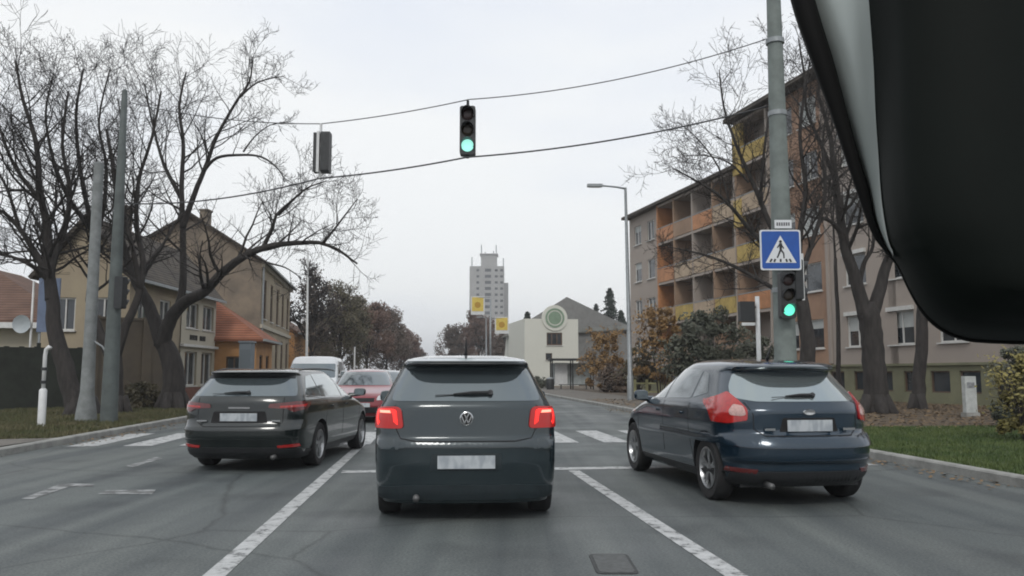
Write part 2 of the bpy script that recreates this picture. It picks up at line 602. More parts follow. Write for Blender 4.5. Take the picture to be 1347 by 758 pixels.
        bmesh.ops.recalc_face_normals(bm, faces=bm.faces)
        me = bpy.data.meshes.new(name)
        bm.to_mesh(me); bm.free()
        me.materials.append(m)
        if smooth:
            me.polygons.foreach_set('use_smooth', [True] * len(me.polygons))
            me.set_sharp_from_angle(angle=R(40))
        o = bpy.data.objects.new(name, me); COL.objects.link(o); o.parent = parent
        return o

def round_poly(poly, r_):
    outp = []
    n = len(poly)
    for i in range(n):
        p = Vector((*poly[i], 0)); a = Vector((*poly[i - 1], 0)); b = Vector((*poly[(i + 1) % n], 0))
        da, db = (a - p), (b - p)
        ra = min(r_, da.length * .45); rb = min(r_, db.length * .45)
        s_, e = p + da.normalized() * ra, p + db.normalized() * rb
        for k in range(5):
            t = k / 4
            c = s_ * (1 - t) ** 2 + p * 2 * t * (1 - t) + e * t * t
            outp.append((c.x, c.y))
    return outp

def strip_poly(pts, wd):
    """polyline -> thin polygon of width wd"""
    L_, R_ = [], []
    for i, p in enumerate(pts):
        a = Vector(pts[max(i - 1, 0)]); b = Vector(pts[min(i + 1, len(pts) - 1)])
        d = (b - a).normalized(); n = Vector((-d.y, d.x)) * wd / 2
        L_.append(tuple(Vector(p) + n)); R_.append(tuple(Vector(p) - n))
    return L_ + R_[::-1]

TYRE = mat('tyre_rubber', (.016, .016, .017), .85, var=.3, vscale=12)
RIM = mat('alloy_rim', (.42, .43, .44), .32, metal=.85, var=.1, vscale=10)
RIM_D = mat('dark_alloy_rim', (.22, .23, .24), .35, metal=.8, var=.1, vscale=10)
GAP = mat('panel_gap', (.006, .006, .007), .8)
CARGLASS = mat('car_glass', (.022, .028, .032), .03, spec=1.0, coat=1.0)
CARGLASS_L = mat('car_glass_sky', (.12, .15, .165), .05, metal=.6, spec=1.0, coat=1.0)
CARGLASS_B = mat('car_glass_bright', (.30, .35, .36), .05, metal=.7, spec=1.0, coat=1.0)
RED_LENS = mat('red_lamp_lens', (.38, .012, .010), .12, coat=1.0, var=.2, vscale=25)
RED_LIT = mat('lit_brake_lamp', (.5, .02, .015), .2, emis=(1.0, .022, .018), estr=1.15)
RED_GLOW = mat('lit_lamp_lens', (.34, .010, .008), .25, coat=.3, emis=(1.0, .012, .01), estr=.09)
RED_CORE = mat('brake_lamp_core', (1, .4, .3), .2, emis=(1.0, .20, .13), estr=1.7)
CLEAR_LENS = mat('clear_lamp_lens', (.50, .30, .27), .1, coat=1.0, var=.2, vscale=30)
DARK_RED = mat('dark_red_lens', (.10, .008, .008), .12, coat=1.0, var=.2, vscale=20)
HEAD_OFF = mat('headlamp_glass', (.45, .47, .48), .08, coat=1.0, var=.3, vscale=25)
HEAD_LIT = mat('lit_headlamp', (1, 1, .95), .2, emis=(1, .97, .9), estr=3.0)
PLATE = mat('licence_plate_blank', (.30, .33, .36), .5, col2=(.44, .47, .49), vscale=1.0, ramp=(.38, .56), stretch=(13, 1, 6), noise_detail=1)
PIPE = mat('exhaust_steel', (.12, .12, .12), .45, metal=.6)
CHROME = mat('chrome', (.55, .56, .57), .18, metal=1.0)

def paint(name, col, metal=.35, rough=.32):
    m = mat(name, col, rough, metal=metal, var=.08, vscale=1.2, coat=1.0)
    return m

def wheel(parent, c, r_=.31, wd=.21, side=1, rim_m=None, spokes=5, detail=True):
    rim_m = rim_m or RIM
    rr = r_ * .66
    mb = MB()
    h = wd / 2
    mb.lathe([(rr, -h * .8), (rr + .02, -h * .95), (r_ * .93, -h), (r_ * .985, -h * .8), (r_, -h * .4), (r_, h * .4), (r_ * .985, h * .8), (r_ * .93, h), (rr + .02, h * .95), (rr, h * .8)], (0, 0, 0), 'X', 36, closed=True)
    t = mb.build('wheel', TYRE, parent, smooth=True, sharp=40)
    t.location = c
    mb = MB()
    x = side * h
    mb.lathe([(rr + .004, x * .95), (rr - .012, x * .98), (rr - .02, x * .75), (rr - .03, x * .1)], (0, 0, 0), 'X', 36, cap=False)
    mb.lathe([(.055, x * .2), (.055, x * .72), (.04, x * .78)], (0, 0, 0), 'X', 16)
    for k in range(spokes):
        a = 2 * math.pi * k / spokes + .3
        for da in (-.16, .16):
            p0 = Vector((x * .62, .05 * math.cos(a), .05 * math.sin(a)))
            p1 = Vector((x * .72, (rr - .01) * math.cos(a + da), (rr - .01) * math.sin(a + da)))
            d = (p1 - p0)
            mid = (p0 + p1) / 2
            zax = d.normalized(); xax = Vector((1, 0, 0)); yax = zax.cross(xax).normalized(); xax = yax.cross(zax)
            mb.box(mid, (.022, .028, d.length), mat=Matrix((xax, yax, zax)).transposed())
    rm = mb.build('rim', rim_m, t, smooth=True, sharp=30)
    mb = MB()
    mb.lathe([(rr - .035, x * .05), (rr - .035, x * .15)], (0, 0, 0), 'X', 24)
    mb.build('brake_disc', PLASTIC, t)
    return t

def mirror_pair(root, sh, y, z, paint_m, x, size=(.20, .11, .14), sides=(-1, 1), parts=True):
    for sg in sides:
        mb = MB()
        bm_v = []
        c = Vector((sg * x, y, z))
        prof = [(.0, -.06), (.05, -.055), (.075, -.02), (.07, .03), (.04, .065), (.0, .075)]
        vs, fs = [], []
        n = 14
        for r_, h in prof:
            for k in range(n):
                t = 2 * math.pi * k / n
                a, b = math.cos(t), math.sin(t)
                a = math.copysign(abs(a) ** .6, a); b = math.copysign(abs(b) ** .6, b)
                vs.append(c + Vector((a * r_ * size[0] * 7, h * size[1] * 10 * .9, b * r_ * size[2] * 6.2)))
        for i in range(len(prof) - 1):
            for k in range(n):
                k2 = (k + 1) % n
                fs.append((i * n + k, i * n + k2, (i + 1) * n + k2, (i + 1) * n + k))
        mb.add(vs, fs)
        mb.tube([c + Vector((0, 0, -.04)), c + Vector((-sg * .20, .03, -.055))], [.03, .04], 8)
        m_ = mb.build('side_mirror', paint_m, root, smooth=True, sharp=50)
        mb = MB(); mb.box(c + Vector((0, -.062 * 1.0, 0)), (size[0] * .8, .006, size[2] * .72))
        mb.build('mirror_glass', CARGLASS_L, m_)

def car_root(name, loc, yaw, label, cat, group=None, sc=(1, 1, 1)):
    e = empty(name, loc, yaw)
    e.scale = sc
    return tag(e, label, cat, group)

def plate(root, c, ry=0.0, w_=.52, h=.11):
    mb = MB()
    mb.box(c, (w_, .012, h), mat=Matrix.Rotation(ry, 3, 'X'))
    o = mb.build('licence_plate', PLATE, root)
    return o

def wiper(root, sh, x0, z0, x1, z1, m=None):
    mb = MB()
    a = sh.P(sh.qx(x0, z0), z0); b = sh.P(sh.qx(x1, z1), z1)
    na, nb = sh.N(sh.qx(x0, z0), z0), sh.N(sh.qx(x1, z1), z1)
    mb.tube([a + na * .02, (a + b) / 2 + na * .03, b + nb * .02], [.02, .016, .008], 6)
    mb.tube([a + na * -.01, a + na * .035], [.03, .026], 10)
    mb.tube([a * .75 + b * .25 + na * .012, b + (b - a) * .5 + nb * .012], [.006, .005], 4)
    return mb.build('rear_wiper', PLASTIC, root)

# ---------------------------------------------------------------- the grey-blue hatchback right in front
def tail_body_lines(sh, root, ys, zb0, zb1):
    pass

def build_hatch_a():
    root = car_root('hatchback_car', (0, 0, 0), 0, 'dark grey hatchback with both tail lamps lit, stopped straight ahead at the stop line', 'car')
    P_ = paint('dark_grey_paint', (.016, .029, .035), .3, .24)
    rear = [(.16, .10), (.22, .05), (.34, .03), (.50, .0), (.66, .0), (.685, .012), (.70, .045), (.72, .062), (.80, .070), (.985, .085), (1.0, .09), (1.03, .11), (1.34, .335), (1.352, .345), (1.354, .20), (1.366, .145), (1.38, .15), (1.43, .34), (1.445, .60), (1.455, 1.0), (1.46, 1.7)]
    front = [(.18, 3.85), (.4, 4.03), (.62, 4.0), (.78, 3.85), (.88, 3.4), (.95, 3.05), (1.0, 2.85), (1.36, 2.2), (1.42, 2.0), (1.45, 1.85), (1.46, 1.72)]
    width = [(.16, .80), (.22, .85), (.34, .868), (.62, .875), (.80, .875), (.90, .868), (.965, .845), (1.0, .825), (1.20, .715), (1.36, .625), (1.395, .60), (1.42, .545), (1.44, .43), (1.452, .28), (1.46, .02)]
    sh = Shell(1.75, rear, front, width, Rr=.42, Rf=.8, n=3.4)
    wy, fy, tx, wr = .68, 3.24, .725, .315
    cut = [(( sx * .80, y, wr), wr + .055, .42) for sx in (-1, 1) for y in (wy, fy)]
    sh.body('body', [P_, PLASTIC], root, cut)
    for y in (wy, fy):
        for sx in (-1, 1):
            wheel(root, (sx * tx, y, wr), wr, .20, sx)
    # rear screen
    DKP = mat('satin_dark_trim', (.014, .022, .026), .5, var=.15, vscale=8)
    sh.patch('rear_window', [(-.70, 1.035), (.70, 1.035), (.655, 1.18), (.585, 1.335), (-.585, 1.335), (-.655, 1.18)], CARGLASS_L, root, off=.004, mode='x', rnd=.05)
    for sg in (-1, 1):
        md = 'y+' if sg > 0 else 'y-'
        sh.patch('side_window', [(1.12, 1.02), (1.95, 1.0), (1.95, 1.345), (1.30, 1.33), (1.14, 1.22)], CARGLASS, root, off=.004, mode=md, rnd=.03)
        sh.patch('side_window', [(2.02, .998), (2.78, .985), (2.30, 1.32), (2.02, 1.345)], CARGLASS, root, off=.004, mode=md, rnd=.03)
        sh.patch('quarter_window', [(.62, 1.06), (1.05, 1.03), (1.07, 1.21), (.86, 1.22)], CARGLASS, root, off=.004, mode=md, rnd=.03)
        for y in (1.10, 1.99, 2.98):
            sh.patch('door_gap', strip_poly([(y, .40), (y + (.0 if y > 2 else .01), .98)], .008), GAP, root, off=.0015, mode=md)
    # tailgate shut line, bumper line
    q = lambda x, z: (x, z)
    sh.patch('tailgate_gap', strip_poly([(-.655, 1.0), (-.645, .80), (-.60, .715), (-.45, .692), (.45, .692), (.60, .715), (.645, .80), (.655, 1.0)], .009), GAP, root, off=.002, mode='x')
    # lamps: dark red housing, glowing ring, bright bar
    for sg in (-1, 1):
        lp = [(.575, .80), (.60, .965), (.635, .985), (1.02, .972), (.99, .87), (.93, .80)]
        l_ = sh.patch('tail_lamp', lp, RED_GLOW, root, off=.016, mode='q', rnd=.04, mirror=sg < 0, cell=.03)
        ring = [(.625, .825), (.645, .955), (.675, .965), (.90, .957), (.885, .86), (.86, .825)]
        rr_ = round_poly(ring, .02)
        cx_, cz_ = sum(p[0] for p in ring) / 6, sum(p[1] for p in ring) / 6
        inner = [(cx_ + (a - cx_) * .70, cz_ + (b - cz_) * .58) for a, b in rr_]
        # C-shaped element: ring with a gap
        k = len(rr_)
        band = rr_[2:k - 1] + [inner[i] for i in range(k - 2, 1, -1)]
        sh.patch('lamp_element', band, RED_LIT, l_, off=.019, mode='q', mirror=sg < 0, cell=.03)
        bar = [(.70, .93), (.71, .952), (.84, .95), (.83, .93)]
        sh.patch('lamp_element', bar, RED_CORE, l_, off=.021, mode='q', mirror=sg < 0, cell=.03)
    # bumper: shelf highlight, lower diffuser
    sh.patch('bumper_shelf', [(-.79, .615), (-.80, .69), (-.66, .70), (-.58, .678), (.58, .678), (.66, .70), (.80, .69), (.79, .615), (.62, .62), (.54, .645), (-.54, .645), (-.62, .62)], P_, root, off=.014, mode='x', rnd=.015)
    sh.patch('lower_bumper', [(-.80, .20), (-.80, .30), (-.45, .325), (.45, .325), (.80, .30), (.80, .20)], DKP, root, off=.010, mode='x', rnd=.02)
    sh.patch('number_recess', [(-.33, .445), (-.31, .595), (.31, .595), (.33, .445)], DKP, root, off=.003, mode='x', rnd=.02)
    plate(root, (0, -.008, .52))
    # round emblem: disc, ring, V and W strokes
    zc = .885
    yb = sh.P(0, zc).y
    mb = MB(); mb.lathe([(.062, 0), (.062, -.014), (.054, -.018), (.052, -.012)], (0, yb + .004, zc), 'Y', 32)
    em = mb.build('emblem', CHROME, root, smooth=True, sharp=30)
    mb = MB(); mb.lathe([(.050, -.008), (.050, -.013)], (0, yb + .004, zc), 'Y', 32)
    mb.build('emblem_field', GAP, em)
    mb = MB()
    def stroke(x0, z0, x1, z1, t=.011):
        a, b = Vector((x0, yb - .0135, zc + z0)), Vector((x1, yb - .0135, zc + z1))
        d = b - a; za = d.normalized(); ya = Vector((0, 1, 0)); xa = ya.cross(za)
        mb.box((a + b) / 2, (t, .008, d.length), mat=Matrix((xa, ya, za)).transposed())
    stroke(-.022, .045, 0, .004); stroke(.022, .045, 0, .004)
    stroke(-.044, .022, -.018, -.038); stroke(.044, .022, .018, -.038)
    stroke(-.018, -.038, 0, .002); stroke(.018, -.038, 0, .002)
    mb.build('emblem_letters', CHROME, em, fix=True)
    wiper(root, sh, .22, 1.095, -.12, 1.085)
    sh.patch('spoiler_sheen', [(-.575, 1.385), (.575, 1.385), (.54, 1.425), (.42, 1.438), (-.42, 1.438), (-.54, 1.425)], mat('spoiler_sky_sheen', (.50, .54, .56), .3, metal=.6, coat=1.0), root, off=.005, mode='x', rnd=.02)  # sky reflection along the spoiler, put into the colour of a pale patch
    # high brake light under spoiler, washer
    sh.patch('spoiler_lip', [(-.60, 1.348), (.60, 1.348), (.59, 1.368), (-.59, 1.368)], PLASTIC, root, off=.004, mode='x', rnd=.01)
    mirror_pair(root, sh, 2.60, 1.02, P_, .905)
    mb = MB(); mb.tube([(0, .62, 1.435), (0, .60, 1.47), (0, .50, 1.60)], [.024, .012, .005], 8)
    mb.build('roof_antenna', PLASTIC, root, smooth=True)
    mb = MB(); mb.tube([(-.45, .12, .22), (-.45, -.01, .215)], [.03, .03], 12)
    mb.build('exhaust_pipe', PIPE, root, smooth=True)
    mb = MB(); mb.box((0, 1.9, .24), (1.35, 3.2, .14)); mb.build('underbody', PLASTIC, root)
    return root

# ---------------------------------------------------------------- dark blue hatchback on the right
def build_hatch_b():
    root = car_root('hatchback_car', (0, 0, 0), 0, 'dark blue hatchback with unlit wraparound red tail lamps in the right lane', 'car')
    P_ = paint('dark_blue_paint', (.008, .026, .046), .4, .24)
    rear = [(.20, .20), (.27, .08), (.36, .05), (.44, .045), (.46, .01), (.50, .0), (.60, .0), (.63, .02), (.68, .05), (.70, .10), (.74, .115), (.94, .115), (.98, .14), (1.02, .16), (1.30, .44), (1.335, .48), (1.342, .36), (1.36, .29), (1.385, .30), (1.41, .42), (1.44, .75), (1.465, 1.2), (1.48, 1.9)]
    front = [(.20, 4.15), (.4, 4.33), (.62, 4.32), (.78, 4.15), (.90, 3.7), (.98, 3.35), (1.03, 3.1), (1.36, 2.45), (1.43, 2.25), (1.465, 2.1), (1.48, 1.95)]
    width = [(.20, .80), (.27, .86), (.36, .885), (.60, .905), (.80, .91), (.92, .90), (.99, .87), (1.03, .845), (1.2, .745), (1.36, .655), (1.40, .63), (1.43, .575), (1.455, .46), (1.472, .3), (1.48, .02)]
    sh = Shell(1.82, rear, front, width, Rr=.55, Rf=.9, n=2.7)
    wy, fy, tx, wr = .82, 3.47, .775, .325
    cut = [((sx * .84, y, wr), wr + .06, .44) for sx in (-1, 1) for y in (wy, fy)]
    sh.body('body', [P_, PLASTIC], root, cut)
    for y in (wy, fy):
        for sx in (-1, 1):
            wheel(root, (sx * tx, y, wr), wr, .21, sx, spokes=5)
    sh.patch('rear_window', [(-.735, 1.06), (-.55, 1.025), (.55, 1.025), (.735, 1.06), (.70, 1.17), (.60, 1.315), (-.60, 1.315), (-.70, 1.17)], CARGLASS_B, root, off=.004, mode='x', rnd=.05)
    for sg in (-1, 1):
        md = 'y+' if sg > 0 else 'y-'
        sh.patch('quarter_window', [(.93, 1.10), (1.28, 1.04), (1.28, 1.33), (1.12, 1.30)], CARGLASS_L, root, off=.004, mode=md, rnd=.02)
        sh.patch('side_window', [(1.33, 1.035), (2.10, 1.015), (2.10, 1.365), (1.42, 1.345), (1.33, 1.33)], CARGLASS_L, root, off=.004, mode=md, rnd=.02)
        sh.patch('side_window', [(2.17, 1.012), (3.0, 1.0), (2.48, 1.345), (2.17, 1.365)], CARGLASS_L, root, off=.004, mode=md, rnd=.02)
        for y in (1.30, 2.135, 3.15):
            sh.patch('door_gap', strip_poly([(y - (.1 if y < 2 else 0), .40), (y - (.02 if y < 2 else 0), .70), (y, .99)], .009), GAP, root, off=.0015, mode=md)
        sh.patch('sill_trim', [(1.2, .24), (3.05, .24), (3.05, .30), (1.2, .30)], PLASTIC, root, off=.006, mode=md)
        for y in (1.50, 2.32):
            sh.patch('door_handle', [(y, .855), (y + .20, .85), (y + .20, .88), (y, .885)], P_, root, off=.028, mode=md, rnd=.012, cell=.03)
        sh.patch('side_repeater', [(3.32, .80), (3.42, .80), (3.42, .83), (3.32, .83)], CLEAR_LENS, root, off=.006, mode=md, rnd=.01, cell=.03)
    sh.patch('tailgate_gap', strip_poly([(-.66, 1.02), (-.60, .90), (-.60, .76), (-.50, .695), (.50, .695), (.60, .76), (.60, .90), (.66, 1.02)], .010), GAP, root, off=.002, mode='x')
    for sg in (-1, 1):
        lp = [(.67, .845), (.665, .95), (.735, 1.03), (.82, 1.115), (.98, 1.075), (1.40, 1.02), (1.33, .975), (1.22, .91), (1.15, .82), (.88, .81)]
        l_ = sh.patch('tail_lamp', lp, RED_LENS, root, off=.020, mode='q', rnd=.025, mirror=sg < 0, cell=.03)
        l_['label'] = 'unlit red tail lamp wrapping far round the corner'
        sh.patch('lamp_element', [(.68, .90), (.705, .975), (.80, .99), (.87, .93), (.85, .89), (.72, .885)], CLEAR_LENS, l_, off=.024, mode='q', rnd=.02, mirror=sg < 0, cell=.03)
        sh.patch('reflector', [(.62, .335), (.60, .375), (.98, .39), (1.0, .35)], DARK_RED, root, off=.010, mode='q', mirror=sg < 0, rnd=.01)
    sh.patch('bumper_shelf', [(-.92, .60), (-.92, .70), (-.62, .70), (-.56, .665), (.56, .665), (.62, .70), (.92, .70), (.92, .60), (.60, .585), (-.60, .585)], P_, root, off=.016, mode='x', rnd=.02)
    sh.patch('lower_bumper', [(-.86, .21), (-.86, .33), (-.5, .36), (.5, .36), (.86, .33), (.86, .21)], PLASTIC, root, off=.010, mode='x', rnd=.02)
    sh.patch('bumper_crease', [(-.80, .44), (-.80, .47), (.80, .47), (.80, .44)], P_, root, off=.012, mode='x', rnd=.01)
    sh.patch('number_recess', [(-.34, .735), (-.30, .87), (.30, .87), (.34, .735)], GAP, root, off=.003, mode='x', rnd=.02)
    plate(root, (0, .102, .795))
    mb = MB(); mb.lathe([(.001, .002), (.052, .0), (.058, .008), (.058, .02)], (0, 0, 0), 'Y', 28)
    em = mb.build('emblem', CHROME, root, smooth=True, sharp=30)
    em.scale = (1.25, 1, .5); em.location = (0, .098, .925)
    for bx_, bw_ in ((.46, .14), (-.46, .12)):
        mb = MB(); mb.box((bx_, .110, .76), (bw_, .006, .022)); mb.build('badge', CHROME, root)
    wiper(root, sh, .10, 1.075, -.22, 1.065)
    sh.patch('spoiler_lip', [(-.62, 1.34), (.62, 1.34), (.61, 1.372), (-.61, 1.372)], PLASTIC, root, off=.004, mode='x', rnd=.01)
    mirror_pair(root, sh, 2.86, 1.03, P_, .955)
    mb = MB(); mb.tube([(0, 1.0, 1.462), (0, .985, 1.485), (0, .90, 1.60)], [.024, .012, .005], 8)
    mb.build('roof_antenna', PLASTIC, root, smooth=True)
    mb = MB(); mb.tube([(-.5, .16, .23), (-.5, .02, .225)], [.032, .032], 12)
    mb.build('exhaust_pipe', PIPE, root, smooth=True)
    mb = MB(); mb.box((0, 2.1, .25), (1.4, 3.5, .14)); mb.build('underbody', PLASTIC, root)
    return root

# ---------------------------------------------------------------- dark estate on the left
def build_estate():
    root = car_root('estate_car', (0, 0, 0), 0, 'black-green estate car with roof rails turning off in the left lane', 'car')
    P_ = paint('black_green_paint', (.006, .011, .011), .25, .24)
    rear = [(.18, .20), (.25, .09), (.36, .05), (.50, .0), (.60, .0), (.63, .015), (.66, .05), (.72, .075), (.98, .085), (1.02, .10), (1.06, .12), (1.36, .42), (1.372, .44), (1.378, .33), (1.39, .26), (1.41, .27), (1.432, .42), (1.45, .8), (1.462, 1.4), (1.47, 2.2)]
    front = [(.18, 4.5), (.4, 4.68), (.62, 4.66), (.76, 4.5), (.88, 4.0), (.96, 3.6), (1.01, 3.35), (1.36, 2.65), (1.42, 2.5), (1.455, 2.35), (1.47, 2.25)]
    width = [(.18, .80), (.26, .86), (.36, .89), (.60, .905), (.82, .91), (.93, .90), (.99, .875), (1.03, .85), (1.2, .76), (1.37, .665), (1.41, .64), (1.435, .57), (1.452, .45), (1.463, .3), (1.47, .02)]
    sh = Shell(1.83, rear, front, width, Rr=.42, Rf=.9, n=3.2)
    wy, fy, tx, wr = 1.02, 3.70, .775, .325
    cut = [((sx * .84, y, wr), wr + .055, .44) for sx in (-1, 1) for y in (wy, fy)]
    sh.body('body', [P_, PLASTIC], root, cut)
    for y in (wy, fy):
        for sx in (-1, 1):
            wheel(root, (sx * tx, y, wr), wr, .21, sx, spokes=5)
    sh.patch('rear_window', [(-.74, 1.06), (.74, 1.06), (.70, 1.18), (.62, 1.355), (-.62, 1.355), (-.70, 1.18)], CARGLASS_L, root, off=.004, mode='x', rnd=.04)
    sh.patch('spoiler', [(-.63, 1.31), (.63, 1.31), (.615, 1.372), (-.615, 1.372)], PLASTIC, root, off=.012, mode='x', rnd=.01)
    for sg in (-1, 1):
        md = 'y+' if sg > 0 else 'y-'
        sh.patch('quarter_window', [(.50, 1.08), (1.12, 1.035), (1.12, 1.36), (.86, 1.335)], CARGLASS_B, root, off=.004, mode=md, rnd=.02)
        sh.patch('side_window', [(1.17, 1.03), (2.20, 1.015), (2.20, 1.38), (1.17, 1.37)], CARGLASS_B, root, off=.004, mode=md, rnd=.02)
        sh.patch('side_window', [(2.27, 1.012), (3.24, .995), (2.62, 1.36), (2.27, 1.38)], CARGLASS_B, root, off=.004, mode=md, rnd=.02)
        sh.patch('window_trim', strip_poly([(.48, 1.065), (1.15, 1.018), (3.26, .985)], .014), CHROME, root, off=.007, mode=md)
        for y in (1.35, 2.235, 3.36):
            sh.patch('door_gap', strip_poly([(y - (.1 if y < 2 else 0), .40), (y - (.1 if y < 2 else 0), .70), (y, .99)], .009), GAP, root, off=.0015, mode=md)
        sh.patch('sill_trim', [(1.4, .22), (3.25, .22), (3.25, .30), (1.4, .30)], PLASTIC, root, off=.006, mode=md)
        for y in (1.55, 2.42):
            sh.patch('door_handle', [(y, .865), (y + .20, .86), (y + .20, .89), (y, .895)], P_, root, off=.028, mode=md, rnd=.012, cell=.03)
        mb = MB(); pts = []
        for i in range(9):
            t = i / 8
            y = .75 + 1.95 * t
            z = 1.405 + .03 * math.sin(t * math.pi) ** .4
            pts.append((sg * (.615), y, z + .02))
        mb.tube(pts, [.008] + [.014] * 7 + [.008], 6)
        mb.build('roof_rail', PLASTIC, root, smooth=True)
        lp = [(.40, .90), (.42, .955), (.80, .985), (1.16, .965), (1.10, .93), (.96, .885), (.74, .84), (.66, .88)]
        l_ = sh.patch('tail_lamp', lp, DARK_RED, root, off=.016, mode='q', rnd=.015, mirror=sg < 0, cell=.03)
        sh.patch('lamp_element', [(.56, .90), (.56, .925), (1.0, .945), (.92, .91)], RED_LENS, l_, off=.020, mode='q', mirror=sg < 0, cell=.03)
        sh.patch('reflector', [(.55, .345), (.54, .375), (.86, .40), (.88, .36)], RED_LENS, root, off=.010, mode='q', mirror=sg < 0, rnd=.01)
    sh.patch('tailgate_gap', strip_poly([(-.60, 1.04), (-.60, .70), (-.50, .64), (.50, .64), (.60, .70), (.60, 1.04)], .010), GAP, root, off=.002, mode='x')
    sh.patch('bumper_lip', [(-.86, .585), (-.86, .625), (.86, .625), (.86, .585)], P_, root, off=.014, mode='x', rnd=.01)
    sh.patch('lower_bumper', [(-.84, .19), (-.84, .32), (-.5, .35), (.5, .35), (.84, .32), (.84, .19)], PLASTIC, root, off=.010, mode='x', rnd=.02)
    sh.patch('bumper_trim', strip_poly([(-.80, .46), (.80, .46)], .02), CHROME if False else P_, root, off=.01, mode='x')
    sh.patch('number_recess', [(-.40, .69), (-.36, .85), (.36, .85), (.40, .69)], GAP, root, off=.003, mode='x', rnd=.02)
    plate(root, (0, .060, .77))
    for bx_, bz_, bw_ in ((0, .90, .30), (-.52, .72, .14), (.52, .72, .12)):
        mb = MB(); mb.box((bx_, .07, bz_), (bw_, .006, .02)); mb.build('badge', CHROME, root)
    wiper(root, sh, .10, 1.10, -.24, 1.09)
    mirror_pair(root, sh, 3.05, 1.06, P_, .985)
    mb = MB(); mb.tube([(.5, .16, .22), (.5, .03, .215)], [.035, .035], 12); mb.build('exhaust_pipe', PIPE, root, smooth=True)
    mb = MB(); mb.box((0, 2.3, .24), (1.4, 3.8, .14)); mb.build('underbody', PLASTIC, root)
    return root

# ---------------------------------------------------------------- cars facing us: the nose is at y = 0
def build_oncoming(name, label, P_, H=1.45, W=1.76, van=False, lit=False, grille=True, group=None):
    root = car_root(name, (0, 0, 0), 0, label, 'van' if van else 'car', group)
    hw = W / 2
    if not van:
        rear = [(.18, .15), (.28, .06), (.45, .0), (.60, .02), (.70, .12), (.78, .30), (.86, .70), (.92, 1.0), (.96, 1.12), (1.30, 1.75), (1.38, 1.95), (H - .03, 2.2), (H, 2.7)]
        front = [(.18, 3.95), (.5, 4.1), (.9, 4.0), (1.0, 3.9), (1.3, 3.6), (H - .05, 3.3), (H, 2.9)]
        width = [(.18, hw - .08), (.3, hw - .02), (.6, hw), (.84, hw - .01), (.92, hw - .04), (.97, hw - .07), (1.36, hw - .26), (H - .06, hw - .31), (H - .02, hw - .45), (H, .02)]
        wr, wy, fy = .31, .80, 3.35
    else:
        rear = [(.20, .15), (.30, .05), (.55, .0), (.80, .05), (.98, .22), (1.08, .55), (1.14, .78), (1.62, 1.35), (H - .06, 1.65), (H - .02, 1.9), (H, 2.4)]
        front = [(.20, 4.75), (.5, 4.9), (1.6, 4.85), (H - .05, 4.7), (H, 4.4)]
        width = [(.20, hw - .06), (.3, hw - .01), (.9, hw), (1.15, hw - .03), (1.75, hw - .12), (H - .06, hw - .2), (H - .02, hw - .35), (H, .02)]
        wr, wy, fy = .33, .88, 3.9
    sh = Shell(W, rear, front, width, Rr=.5, Rf=.45, n=2.8)
    cut = [((sx * (hw - .07), y, wr), wr + .05, .44) for sx in (-1, 1) for y in (wy, fy)]
    sh.body('body', [P_, PLASTIC], root, cut)
    for y in (wy, fy):
        for sx in (-1, 1):
            wheel(root, (sx * (hw - .10), y, wr), wr, .20, sx)
    zt = 1.36 if not van else 1.66
    zb = .985 if not van else 1.17
    a, b = hw - .13, hw - .27 if not van else hw - .17
    sh.patch('windscreen', [(-a, zb), (a, zb), (b, zt), (-b, zt)], CARGLASS_L, root, off=.004, mode='x', rnd=.05)
    for sg in (-1, 1):
        md = 'y+' if sg > 0 else 'y-'
        if not van:
            sh.patch('side_window', [(1.55, .99), (2.35, .99), (2.35, 1.34), (2.02, 1.33)], CARGLASS, root, off=.004, mode=md, rnd=.02)
            sh.patch('side_window', [(2.42, .99), (3.2, 1.0), (3.0, 1.33), (2.42, 1.34)], CARGLASS, root, off=.004, mode=md, rnd=.02)
            hl = [(.42, .60), (.46, .70), (.62, .76), (.98, .79), (1.0, .70), (.80, .62)]
        else:
            sh.patch('side_window', [(1.25, 1.18), (2.0, 1.16), (2.0, 1.62), (1.62, 1.62)], CARGLASS, root, off=.004, mode=md, rnd=.02)
            hl = [(.52, .72), (.55, .92), (.72, .98), (.95, .98), (.93, .80), (.78, .72)]
        l_ = sh.patch('headlamp', hl, HEAD_OFF, root, off=.012, mode='q', rnd=.03, mirror=sg < 0, cell=.04)
        if lit:
            cx_, cz_ = sum(p[0] for p in hl) / 6, sum(p[1] for p in hl) / 6
            p = sh.P(sg * cx_, cz_); n_ = sh.N(sg * cx_, cz_)
            mb = MB(); mb.tube([p + n_ * .0, p + n_ * .03], [.075, .055], 14); mb.build('lamp_bulb', HEAD_LIT, l_)
    zg = .60 if not van else .72
    sh.patch('grille', [(-.36, zg - .04), (-.38, zg + .06), (.38, zg + .06), (.36, zg - .04)], GAP, root, off=.006, mode='x', rnd=.02)
    sh.patch('lower_grille', [(-.60, .27), (-.52, .42), (.52, .42), (.60, .27)], PLASTIC, root, off=.006, mode='x', rnd=.03)
    plate(root, (0, -.012, .48))
    mirror_pair(root, sh, 1.72 if not van else 1.5, 1.02 if not van else 1.3, P_, hw + .10, size=(.2, .11, .14) if not van else (.2, .12, .24))
    mb = MB(); mb.box((0, 2.1, .25), (1.35, 3.3, .14)); mb.build('underbody', PLASTIC, root)
    return root

hA = build_hatch_a()
hA.location = (-.40, 7.45, 0); hA.rotation_euler.z = R(4.0); hA.scale = (.97, 1, 1.02)
hB = build_hatch_b()
hB.location = (2.94, 8.2, 0); hB.rotation_euler.z = R(8.5); hB.scale = (.90, 1, 1)
eC = build_estate()
eC.location = (-3.63, 11.15, 0); eC.rotation_euler.z = R(-2.5); eC.scale = (.96, 1, .945)

